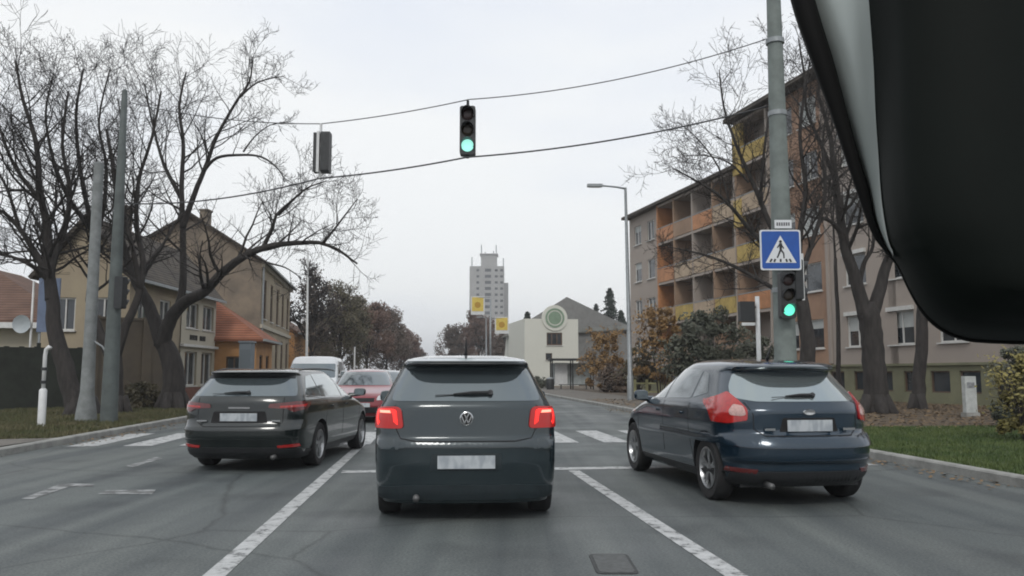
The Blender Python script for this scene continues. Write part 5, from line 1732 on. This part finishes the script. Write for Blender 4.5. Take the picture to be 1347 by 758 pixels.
def limb(mb, tips, pl, r0, r1, rng, base=None, lev=2, spawn=8, blen=2.0, start=.3, up=.10, sides=8, minr=.004, jit=.03, kids=(5, 6, 5)):
    """pl: world polyline"""
    pts = spline([Vector(p) for p in pl], 4)
    n = len(pts) - 1
    pts = [p + rdir(rng) * (jit * (r0 * 1.5) if 0 < i < n else 0) for i, p in enumerate(pts)]
    rads = [r0 + (r1 - r0) * (i / n) ** .8 for i in range(n + 1)]
    mb.tube(pts, rads, sides, cap=True)
    tips.append(pts[-1])
    for j in range(spawn):
        t = start + (1 - start) * (j + rng.random()) / spawn
        i = min(int(t * n), n - 1)
        c = pts[i].lerp(pts[i + 1], t * n - i)
        ax = (pts[i + 1] - pts[i]).normalized()
        side = rdir(rng); side = (side - ax * side.dot(ax)).normalized()
        nd = (ax * rng.uniform(.4, .9) + side * rng.uniform(.5, 1.0)).normalized()
        rr = rads[i] * .42
        grow(mb, tips, c, nd, blen * rng.uniform(.6, 1.15) * (1.15 - .4 * t), max(rr, minr * 2), lev, rng, up, .22, kids, minr)

def leaf_cloud(mb, pts, rng, per=6, spread=.25, size=.05):
    for p in pts:
        for k in range(per):
            c = p + rdir(rng) * spread * rng.random()
            a = rdir(rng) * size * rng.uniform(.6, 1.3); b = a.orthogonal().normalized() * size * rng.uniform(.4, .8)
            mb.add([c - a, c + b, c + a, c - b], [(0, 1, 2, 3)])

def leaf_mat(name, c1, c2):
    return mat(name, c1, .75, col2=c2, vscale=1.4, ramp=(.35, .65), noise_detail=4)

def sk(base, pl):
    """photo-traced skeleton: (px, py, depth offset) -> points relative to the tree base"""
    return [at(x, y, base.y + dy) - base for x, y, dy in pl]

def bare_tree(name, label, base, trunk, limbs, seed, cat='tree', leaves=None, bark=None, group=None, twig_r=.0056):
    """trunk: list of ((px,py,dy), radius); limbs: list of dicts"""
    rng = random.Random(seed)
    root = tag(empty(name, base), label, cat, group)
    mb = MB()
    tips = []
    pts = spline(sk(base, [t[0] for t in trunk]), 4)
    rs = [t[1] for t in trunk]; n = len(pts) - 1
    rads = []
    for i in range(n + 1):
        t = i / 4; k = min(int(t), len(rs) - 2)
        rads.append(rs[k] + (rs[k + 1] - rs[k]) * (t - k))
    pts[0].z = -.15
    pts = [pts[0]] + [p + rdir(rng) * .025 for p in pts[1:-1]] + [pts[-1]]
    rads[0] *= 1.35
    mb.tube(pts, rads, 14, cap=True)
    # root flare
    for k in range(5):
        a = 2 * math.pi * k / 5 + rng.random()
        dv = Vector((math.cos(a), math.sin(a), 0))
        mb.tube([pts[0] + Vector((0, 0, .75)) + dv * rads[0] * .4, Vector((0, 0, .28)) + pts[0] * 1 + dv * rads[0] * .85, Vector((0, 0, .05)) + pts[0] + dv * rads[0] * 1.35], [rads[0] * .4, rads[0] * .36, rads[0] * .15], 7)
    cb = MB()
    for L_ in limbs:
        L_ = dict(L_)
        pl = sk(base, L_.pop('p'))
        thick = L_['r0'] > .055
        limb(mb if thick and False else cb, tips, pl, rng=rng, minr=twig_r, **{**L_, 'spawn': int(L_['spawn'] * 1.15), 'blen': L_['blen'] * 1.12})
    mb.build('trunk', bark or BARK, root, smooth=True)
    cb.build('crown', bark or BARK, root, smooth=True, fix=False)
    if leaves:
        lb = MB(); sel = [t for t in tips if rng.random() < leaves[1]]
        leaf_cloud(lb, sel, rng, leaves[2], leaves[3], leaves[4])
        lb.build('leaves', leaves[0], root, fix=False)
    return root

LEAF_BR = leaf_mat('brown_dry_leaf', (.075, .045, .022), (.15, .085, .035))
# --- forked old tree, left
b = Vector((at(226, 492, 29).x, 29, 0))
bare_tree('old_tree', 'old bare tree with a low fork, its right limb reaching over the estate car', b,
    [((226, 545, 0), .42), ((229, 505, 0), .37), ((224, 470, 0), .33), ((212, 445, 0), .27), ((207, 432, 0), .20)],
    [dict(p=[(213, 455, 0), (222, 425, -.2), (240, 400, -.4), (268, 384, -.8), (300, 352, -1.2), (338, 329, -1.5), (385, 320, -1.8), (430, 322, -2.0), (470, 347, -2.2)], r0=.29, r1=.03, spawn=16, blen=2.0, start=.35),
     dict(p=[(345, 328, -1.5), (358, 300, -1.6), (366, 280, -1.7), (395, 255, -2)], r0=.09, r1=.02, spawn=9, blen=1.5),
     dict(p=[(366, 283, -1.7), (400, 250, -1.8), (430, 238, -1.9)], r0=.06, r1=.015, spawn=7, blen=1.2),
     dict(p=[(425, 320, -2), (445, 295, -2), (470, 262, -2)], r0=.06, r1=.015, spawn=7, blen=1.2),
     dict(p=[(330, 335, -1.4), (350, 345, -1.4), (375, 352, -1.4), (395, 365, -1.3)], r0=.05, r1=.012, spawn=6, blen=1.0),
     dict(p=[(211, 445, 0), (197, 405, .1), (180, 372, .2), (166, 338, .3), (156, 290, .4), (150, 230, .5), (140, 170, .6)], r0=.27, r1=.05, spawn=14, blen=2.4, start=.35),
     dict(p=[(232, 412, -.3), (240, 380, -.2), (241, 320, -.1), (239, 250, 0), (241, 190, .1), (236, 140, .2), (245, 95, .2)], r0=.17, r1=.03, spawn=16, blen=2.2, start=.3),
     dict(p=[(240, 300, -.1), (256, 255, -.2), (272, 215, -.3), (285, 180, -.4), (310, 135, -.5), (328, 108, -.5), (332, 75, -.6)], r0=.12, r1=.02, spawn=14, blen=1.7, start=.25),
     dict(p=[(268, 225, -.3), (285, 208, -.5), (315, 204, -.7), (345, 207, -.9), (368, 225, -1), (374, 240, -1)], r0=.07, r1=.015, spawn=7, blen=1.1),
     dict(p=[(315, 128, -.5), (340, 108, -.6), (375, 100, -.7)], r0=.05, r1=.012, spawn=7, blen=1.2),
     dict(p=[(320, 200, -.7), (335, 180, -.8), (355, 165, -.8), (378, 160, -.9)], r0=.035, r1=.01, spawn=4, blen=.8),
     dict(p=[(238, 260, 0), (215, 215, .2), (200, 160, .3), (190, 110, .4)], r0=.09, r1=.02, spawn=12, blen=1.9, start=.2)],
    11)
# --- second left tree, two slanting stems
b = Vector((at(152, 492, 26).x - .2, 26, 0))
bare_tree('old_tree', 'bare tree with two slanting stems behind the two left poles', b,
    [((152, 562, 0), .30), ((152, 525, 0), .26), ((150, 480, 0), .24), ((152, 455, 0), .2)],
    [dict(p=[(151, 475, 0), (165, 430, 0), (182, 390, 0), (188, 345, 0), (180, 300, .1), (182, 240, .2), (200, 180, .2), (212, 120, .3)], r0=.17, r1=.03, spawn=18, blen=2.2, start=.3),
     dict(p=[(150, 480, 0), (130, 435, 0), (118, 395, 0), (124, 350, 0), (118, 290, .1), (105, 220, .2), (100, 150, .2), (110, 90, .2)], r0=.18, r1=.03, spawn=18, blen=2.2, start=.3),
     dict(p=[(185, 380, 0), (175, 330, -.3), (160, 260, -.4), (165, 200, -.5), (155, 130, -.5)], r0=.11, r1=.02, spawn=15, blen=2.0, start=.2),
     dict(p=[(120, 330, 0), (135, 280, .5), (140, 220, .6), (130, 160, .6), (145, 90, .6)], r0=.10, r1=.02, spawn=14, blen=2.0, start=.2),
     dict(p=[(118, 300, 0), (90, 260, -.4), (70, 210, -.6), (60, 150, -.7), (70, 100, -.7)], r0=.09, r1=.02, spawn=14, blen=2.0, start=.2)],
    12)
# --- third left tree, leaning
b = Vector((at(102, 492, 24.5).x, 24.5, 0))
bare_tree('old_tree', 'dark leaning tree nearest the left edge with arching limbs over the fence', b,
    [((108, 560, 0), .33), ((95, 520, 0), .27), ((82, 470, 0), .24), ((72, 430, 0), .21), ((67, 380, 0), .17), ((64, 350, 0), .11)],
    [dict(p=[(69, 395, 0), (62, 360, 0), (45, 330, 0), (25, 300, 0), (5, 280, .1), (-30, 262, .1)], r0=.15, r1=.03, spawn=14, blen=1.9, start=.15),
     dict(p=[(66, 372, 0), (45, 352, -.3), (15, 338, -.4), (-30, 330, -.5)], r0=.09, r1=.03, spawn=10, blen=1.6, start=.15),
     dict(p=[(68, 395, 0), (64, 352, 0), (62, 300, 0), (52, 250, 0), (48, 190, .1), (30, 130, .1), (20, 80, .1)], r0=.19, r1=.03, spawn=20, blen=2.2, start=.1),
     dict(p=[(67, 385, 0), (68, 350, 0), (85, 300, .3), (92, 250, .4), (82, 190, .5), (90, 120, .5)], r0=.15, r1=.03, spawn=18, blen=2.0, start=.1),
     dict(p=[(50, 260, 0), (20, 220, -.3), (0, 170, -.4), (-15, 110, -.4)], r0=.08, r1=.02, spawn=14, blen=1.9, start=.1),
     dict(p=[(25, 300, 0), (10, 250, .2), (-10, 210, .2), (-20, 160, .2)], r0=.06, r1=.02, spawn=12, blen=1.6, start=.1)],
    13)
# --- right: forked dark tree by the lawn
b = Vector((at(1152, 492, 26).x, 26, 0))
bare_tree('old_tree', 'stout dark tree with a tight fork standing before the apartment windows', b,
    [((1152, 545, 0), .40), ((1151, 500, 0), .35), ((1147, 450, 0), .33), ((1143, 415, 0), .33), ((1141, 398, 0), .22)],
    [dict(p=[(1139, 418, 0), (1126, 370, 0), (1112, 325, 0), (1105, 280, 0), (1098, 230, 0), (1092, 180, .1), (1075, 120, .1)], r0=.25, r1=.05, spawn=14, blen=2.0, start=.3),
     dict(p=[(1113, 325, 0), (1100, 298, -.2), (1085, 288, -.3), (1068, 286, -.3), (1050, 275, -.4)], r0=.10, r1=.02, spawn=8, blen=1.3),
     dict(p=[(1146, 418, 0), (1158, 380, 0), (1166, 348, 0), (1185, 310, 0), (1210, 250, .1), (1230, 180, .1), (1240, 100, .1)], r0=.24, r1=.05, spawn=14, blen=2.0, start=.3),
     dict(p=[(1130, 375, 0), (1137, 345, -.1), (1148, 325, -.1), (1150, 290, -.1), (1165, 230, -.2)], r0=.10, r1=.02, spawn=8, blen=1.4),
     dict(p=[(1100, 240, 0), (1080, 190, -.4), (1060, 140, -.6), (1065, 80, -.7)], r0=.09, r1=.02, spawn=12, blen=1.6)],
    21)
b = Vector((at(1211, 492, 29).x, 29, 0))
bare_tree('old_tree', 'slim straight trunk between the blind window and the white stele', b,
    [((1208, 535, 0), .24), ((1209, 500, 0), .21), ((1212, 450, 0), .20), ((1214, 400, 0), .18), ((1214, 340, 0), .15)],
    [dict(p=[(1214, 345, 0), (1205, 290, 0), (1215, 230, 0), (1200, 150, 0)], r0=.12, r1=.03, spawn=12, blen=1.8, start=.1),
     dict(p=[(1214, 350, 0), (1235, 300, 0), (1250, 230, 0), (1265, 150, 0)], r0=.12, r1=.03, spawn=12, blen=1.8, start=.1)], 22)
# --- right: tree behind the pole, wide crown to the left
b = Vector((at(1064, 492, 24).x, 24, 0))
bare_tree('old_tree', 'bare tree right behind the thick pole, its fine crown spreading left over the bushes', b,
    [((1062, 550, 0), .26), ((1063, 500, 0), .23), ((1062, 450, 0), .21), ((1056, 400, 0), .19), ((1050, 370, 0), .17)],
    [dict(p=[(1052, 385, 0), (1020, 340, -.1), (985, 300, -.2), (955, 265, -.3), (925, 243, -.3), (885, 222, -.4)], r0=.11, r1=.015, spawn=14, blen=1.5, start=.2),
     dict(p=[(1050, 375, 0), (1015, 300, 0), (990, 240, .1), (968, 190, .1), (952, 140, .2), (946, 92, .2)], r0=.11, r1=.015, spawn=14, blen=1.6, start=.25),
     dict(p=[(1055, 400, 0), (1010, 375, .2), (965, 350, .3), (925, 335, .3), (880, 325, .4)], r0=.09, r1=.015, spawn=12, blen=1.4, start=.2),
     dict(p=[(1050, 372, 0), (1052, 310, .1), (1060, 250, .2), (1052, 180, .2), (1058, 110, .3), (1050, 50, .3)], r0=.12, r1=.02, spawn=16, blen=1.7, start=.15),
     dict(p=[(1050, 372, 0), (1068, 320, .1), (1085, 260, .1), (1082, 190, .2), (1090, 130, .2)], r0=.10, r1=.02, spawn=14, blen=1.6, start=.15),
     dict(p=[(960, 268, -.3), (945, 220, -.3), (915, 180, -.2), (890, 160, -.2)], r0=.04, r1=.01, spawn=8, blen=1.2, start=.1),
     dict(p=[(985, 240, .1), (960, 215, .3), (930, 205, .4), (900, 205, .4)], r0=.04, r1=.01, spawn=8, blen=1.2, start=.1),
     dict(p=[(1000, 270, 0), (1005, 200, -.3), (1015, 130, -.4), (1030, 60, -.4)], r0=.06, r1=.012, spawn=10, blen=1.3, start=.1)],
    23)
b = Vector((at(1103, 492, 30).x, 30, 0))
bare_tree('young_tree', 'very slim young tree between the thick pole and the forked tree', b,
    [((1104, 530, 0), .09), ((1103, 470, 0), .08), ((1101, 400, 0), .07), ((1099, 340, 0), .06)],
    [dict(p=[(1099, 345, 0), (1096, 280, 0), (1100, 200, 0), (1090, 140, 0)], r0=.05, r1=.012, spawn=16, blen=1.5, start=.05)], 24)

# --- street trees beyond, brown and dense
def far_tree(label, px, Y, ptop, wpx, seed, lm, dens_=1.0, name='street_tree', group='brown street trees beyond the oncoming queue', fill=.5, pbase=None, leaf=.10):
    rng = random.Random(seed)
    base = Vector((at(px, 492, Y).x, Y, 0))
    H = at(px, ptop, Y).z; Wd = wpx * Y / F / 2
    root = tag(empty(name, base), label, 'tree', group)
    mb = MB(); t0 = H * .30
    mb.tube([(0, 0, -.1), (.05, 0, t0 * .5), (0, .05, t0), (.1, 0, H * .7)], [.02 * H, .017 * H, .014 * H, .005 * H], 9)
    mb.build('trunk', BARK, root, smooth=True)
    cb = MB(); tips = []
    for k in range(13):
        a = 2 * math.pi * k / 13 + rng.random() * .5
        z0 = t0 * rng.uniform(.7, 1.5)
        el = rng.uniform(.25, 1.0)
        q = Vector((math.cos(a) * Wd * (1.15 - el) * 1.0, math.sin(a) * Wd * (1.15 - el), z0 + (H - z0) * el * rng.uniform(.8, 1.0)))
        p0 = Vector((0, 0, z0))
        limb(cb, tips, [p0, p0.lerp(q, .5) + Vector((0, 0, H * .04)) + rdir(rng) * .3, q], .011 * H, .0025 * H, rng, lev=2, spawn=6, blen=H * .16, start=.3, sides=5, minr=.0009 * Y if Y < 60 else .035, kids=(4, 4, 4), jit=.0)
    cb.build('crown', TWIG, root, smooth=True, fix=False)
    if lm:
        lb = MB()
        n = int(5200 * dens_)
        clumps = []
        for k in range(26):
            a, e, r_ = rng.uniform(0, 6.28), rng.uniform(0, 1), rng.uniform(.45, 1) ** .6
            zc = t0 * .8 + (H - t0 * .8) * e
            rw = Wd * (math.sin(math.pi * min(.97, .18 + e * .75)) ** .6)
            clumps.append((Vector((math.cos(a) * rw * r_ * .85, math.sin(a) * rw * r_ * .85, zc * .96)), rng.uniform(.14, .28) * Wd * 1.5))
        for k in range(n):
            c, rr = clumps[rng.randrange(len(clumps))] if rng.random() > fill else (tips[rng.randrange(len(tips))], .4)
            p = c + rdir(rng) * rr * rng.random() ** .5
            s_ = leaf * .68 * rng.uniform(.6, 1.5)
            a = rdir(rng) * s_; b_ = a.orthogonal().normalized() * s_ * .6
            lb.add([p - a, p + b_, p + a, p - b_], [(0, 1, 2, 3)])
        lb.build('leaves', lm, root, fix=False)
    return root
L_BROWN = leaf_mat('brown_leaf', (.075, .056, .044), (.12, .085, .062))
L_RUST = leaf_mat('rusty_leaf', (.095, .056, .042), (.14, .082, .058))
L_OLIVE = leaf_mat('olive_leaf', (.070, .064, .038), (.12, .10, .058))
L_ORANGE = leaf_mat('orange_leaf', (.18, .105, .042), (.29, .18, .07))
L_GREEN = leaf_mat('dark_green_leaf', (.052, .062, .045), (.095, .10, .072))
L_YEL = leaf_mat('yellow_green_leaf', (.13, .12, .035), (.26, .22, .07))
L_CONI = leaf_mat('conifer_needle', (.012, .022, .016), (.028, .045, .030))
far_tree('tallest of the street trees, nearly bare and grey, right of the tall house', 408, 68, 352, 85, 31, L_BROWN, .45)
far_tree('dense olive-brown street tree just right of the grey bare one', 447, 76, 375, 90, 32, L_OLIVE, 2.6, leaf=.13)
far_tree('reddish-brown street tree, third along the row from the left', 482, 92, 392, 80, 33, L_RUST, 3.0, leaf=.15)
far_tree('brown street tree standing just before the end of the row', 508, 112, 410, 66, 34, L_BROWN, 3.0, leaf=.17)
far_tree('small rusty street tree at the far end of the row', 528, 140, 432, 55, 35, L_RUST, 3.0, leaf=.2)
far_tree('brown street tree low behind the white van', 415, 90, 420, 70, 36, L_BROWN, 2.6, leaf=.15)
far_tree('lowest and farthest tree of the row, by the hatchback roof', 548, 175, 460, 40, 37, L_BROWN, 2.0, leaf=.22)
far_tree('bushy brown tree left of the tower foot', 597, 150, 428, 52, 38, L_BROWN, 1.6, group='brown trees at the foot of the tower', leaf=.2)
far_tree('dark brown tree directly in front of the tower foot', 630, 150, 414, 62, 39, L_RUST, 2.4, group='brown trees at the foot of the tower', leaf=.2)
far_tree('brown tree between the tower foot and the grey hall', 662, 140, 440, 44, 40, L_BROWN, 2.4, group='brown trees at the foot of the tower', leaf=.2)

def conifer(label, px, Y, ptop, wpx, seed):
    rng = random.Random(seed); base = Vector((at(px, 492, Y).x, Y, 0))
    H = at(px, ptop, Y).z; W0 = wpx * Y / F / 2
    root = tag(empty('conifer', base), label, 'tree', 'conifers behind the grey hall')
    mb = MB(); mb.tube([(0, 0, 0), (0, 0, H * .97)], [.25, .03], 8); mb.build('trunk', BARK, root)
    lb = MB()
    z = H * .12
    while z < H:
        rr = W0 * (1 - z / H) ** .8 + .1
        for k in range(9):
            a = rng.uniform(0, 6.28); r_ = rr * rng.uniform(.6, 1.1)
            for j in range(9):
                t = (j + 1) / 9
                p = Vector((math.cos(a) * r_ * t, math.sin(a) * r_ * t, z - .35 * r_ * t + rng.uniform(-.1, .1)))
                s_ = .28 * rng.uniform(.6, 1.3); q = rdir(rng) * s_; u = q.orthogonal().normalized() * s_ * .5
                lb.add([p - q, p + u, p + q, p - u], [(0, 1, 2, 3)])
        z += H * .022
    lb.build('foliage', L_CONI, root, fix=False)
conifer('tall dark conifer rising behind the grey roof', 803, 125, 378, 74, 51)
conifer('short dark conifer tip just right of the round emblem roof', 785, 125, 402, 50, 52)
conifer('small dark conifer beside the lamp post', 818, 125, 408, 50, 53)
conifer('dark conifer tip left of the emblem', 694, 120, 410, 50, 54)

def bush(label, px, Y, ptop, wpx, seed, m, dens_=1.0, leaf=.06, bottom=0.0, name='bush', flat=1.0, group=None, stems=True):
    rng = random.Random(seed); base = Vector((at(px, 492, Y).x, Y, bottom))
    H = at(px, ptop, Y).z - bottom; Wd = wpx * Y / F / 2
    root = tag(empty(name, base), label, 'bush' if name == 'bush' else 'tree', group)
    mb = MB(); tips = []
    for k in range(12):
        a = rng.uniform(0, 6.28); el = rng.uniform(.35, 1)
        q = Vector((math.cos(a) * Wd * (1.1 - el * .6), math.sin(a) * Wd * .7 * (1.1 - el * .6), H * el * .92))
        limb(mb, tips, [Vector((math.cos(a) * .1, math.sin(a) * .1, 0)), q * .5 + Vector((0, 0, H * .12)), q], .02, .006, rng, lev=1, spawn=5, blen=H * .25, sides=5, minr=.005, kids=(4, 4))
    mb.build('stems', TWIG, root, fix=False)
    lb = MB()
    clumps = []
    for k in range(34):
        a, e = rng.uniform(0, 6.28), rng.uniform(.08, .95)
        rw = Wd * math.sqrt(max(.05, 1 - (max(0, e - .35) / .68) ** 2)) * rng.uniform(.3, .95)
        clumps.append((Vector((math.cos(a) * rw, math.sin(a) * rw * .7, H * e)), rng.uniform(.12, .24) * min(Wd, H)))
    for k in range(int(3800 * dens_)):
        c, rr = clumps[rng.randrange(len(clumps))] if rng.random() > .2 else (tips[rng.randrange(len(tips))], .25)
        p = c + rdir(rng) * rr * rng.random() ** .45
        if p.z < .02: continue
        s_ = leaf * rng.uniform(.6, 1.5)
        a = rdir(rng) * s_; b_ = a.orthogonal().normalized() * s_ * .6
        lb.add([p - a, p + b_, p + a, p - b_], [(0, 1, 2, 3)])
    lb.build('foliage', m, root, fix=False)
    return root
bush('round orange-brown tree in front of the grey hall', 797, 58, 430, 52, 61, L_ORANGE, 2.6, .075, name='autumn_tree')
bush('orange shrub between the street lamp and the dark green bush', 868, 44, 402, 62, 62, L_ORANGE, 1.3, .08)
bush('olive shrub low beside the street lamp', 838, 46, 455, 50, 65, L_OLIVE, 1.2, .08)
bush('big dark grey-green bush behind the dark blue hatchback', 930, 34, 402, 110, 63, L_GREEN, 3.0, .07)
bush('dark bush between the thin post and the thick pole', 1010, 36, 440, 90, 66, L_GREEN, 1.6, .07)
bush('yellow-green bush at the right edge under the mirror', 1350, 15.0, 462, 96, 64, L_YEL, 1.6, .035, bottom=.1)
bush('dark bush behind the yellow-green one at the right edge', 1352, 18.5, 458, 100, 67, L_GREEN, 1.8, .05, bottom=.1)
bush('low bush at the foot of the cream building, by the shelter', 700, 70, 497, 60, 68, L_GREEN, .8, .09)
bush('low brown bush under the orange-brown tree', 808, 55, 482, 60, 69, L_BROWN, 1.2, .08)
bush('scrubby weeds against the brown garden wall', 185, 29.5, 505, 60, 70, L_OLIVE, .7, .05)

# ---- grass, fallen leaves
def scatter(name, polyfn, n, size, m, rng, upright=True, z=.115):
    vs, fs = [], []
    for i in range(n):
        p = polyfn(rng)
        if p is None: continue
        h = size * rng.uniform(.5, 1.4); a = rng.uniform(0, 6.28); w_ = size * .18
        k = len(vs)
        if upright:
            ln = Vector((rng.uniform(-1, 1), rng.uniform(-1, 1), 0)) * h * .5
            vs += [p + Vector((math.cos(a) * w_, math.sin(a) * w_, 0)), p - Vector((math.cos(a) * w_, math.sin(a) * w_, 0)), p + ln + Vector((0, 0, h))]
            fs.append((k, k + 1, k + 2))
        else:
            u = Vector((math.cos(a), math.sin(a), rng.uniform(-.3, .3))) * h; v = Vector((-math.sin(a), math.cos(a), rng.uniform(-.3, .3))) * h * .6
            q = p + Vector((0, 0, .012 + abs(u.z)))
            vs += [q - u, q + v, q + u, q - v]; fs.append((k, k + 1, k + 2, k + 3))
    o = mesh_obj(name, vs, fs, m); o['kind'] = 'stuff'
    return o
rng = random.Random(77)
def f_lawn(r):
    l_ = RK + .2 + r.random() ** 1.2 * 9; s = 6.5 + r.random() * 11.5
    if l_ > RK + .3 and s < 7.6: return None
    p = rd(l_, s); p.z = .115; return p
GRASS_B = mat('grass_blade', (.045, .080, .020), .8, col2=(.095, .125, .035), vscale=1.5, ramp=(.35, .65))
scatter('lawn_grass', f_lawn, 60000, .05, GRASS_B, rng)
def f_verge(r):
    l_ = LK - .25 - r.random() * 7; s = 15.2 + r.random() ** 1.2 * 18
    if s < 16.3 and l_ < LK - .2: return None
    p = rd(l_, s); p.z = .10; return p
scatter('verge_grass', f_verge, 45000, .075, mat('verge_blade', (.060, .070, .026), .85, col2=(.12, .105, .055), vscale=1.2, ramp=(.35, .65)), rng)
def f_litter(r):
    l_ = RK + .3 + r.random() * 22; s = 17.5 + r.random() * 22
    p = rd(l_, s); p.z = .10; return p
scatter('fallen_leaves', f_litter, 26000, .05, mat('fallen_leaf', (.13, .085, .045), .85, col2=(.22, .15, .08), vscale=6, ramp=(.35, .65)), rng, upright=False)
def f_gut(r):
    side = r.random() < .5
    l_ = (RK - .05 - abs(r.gauss(0, .25))) if side else (LK + .05 + abs(r.gauss(0, .25)))
    s = (9 if side else 16) + r.random() * 22
    p = rd(l_, s); p.z = .0; return p
scatter('fallen_leaves', f_gut, 1600, .035, MATS['fallen_leaf'], rng, upright=False)
# ------------------------------------------------------------------ air
hz = bpy.data.materials.new('haze_air'); hz.use_nodes = True
hz.node_tree.nodes.clear()
ho = hz.node_tree.nodes.new('ShaderNodeOutputMaterial'); hv = hz.node_tree.nodes.new('ShaderNodeVolumePrincipled')
hv.inputs['Color'].default_value = (.93, .95, .98, 1); hv.inputs['Density'].default_value = .0007
hz.node_tree.links.new(hv.outputs['Volume'], ho.inputs['Volume'])
mb = MB(); mb.box((0, 1040, 34), (1790, 2920 , 72))
hb = mb.build('haze', hz); hb['kind'] = 'stuff'
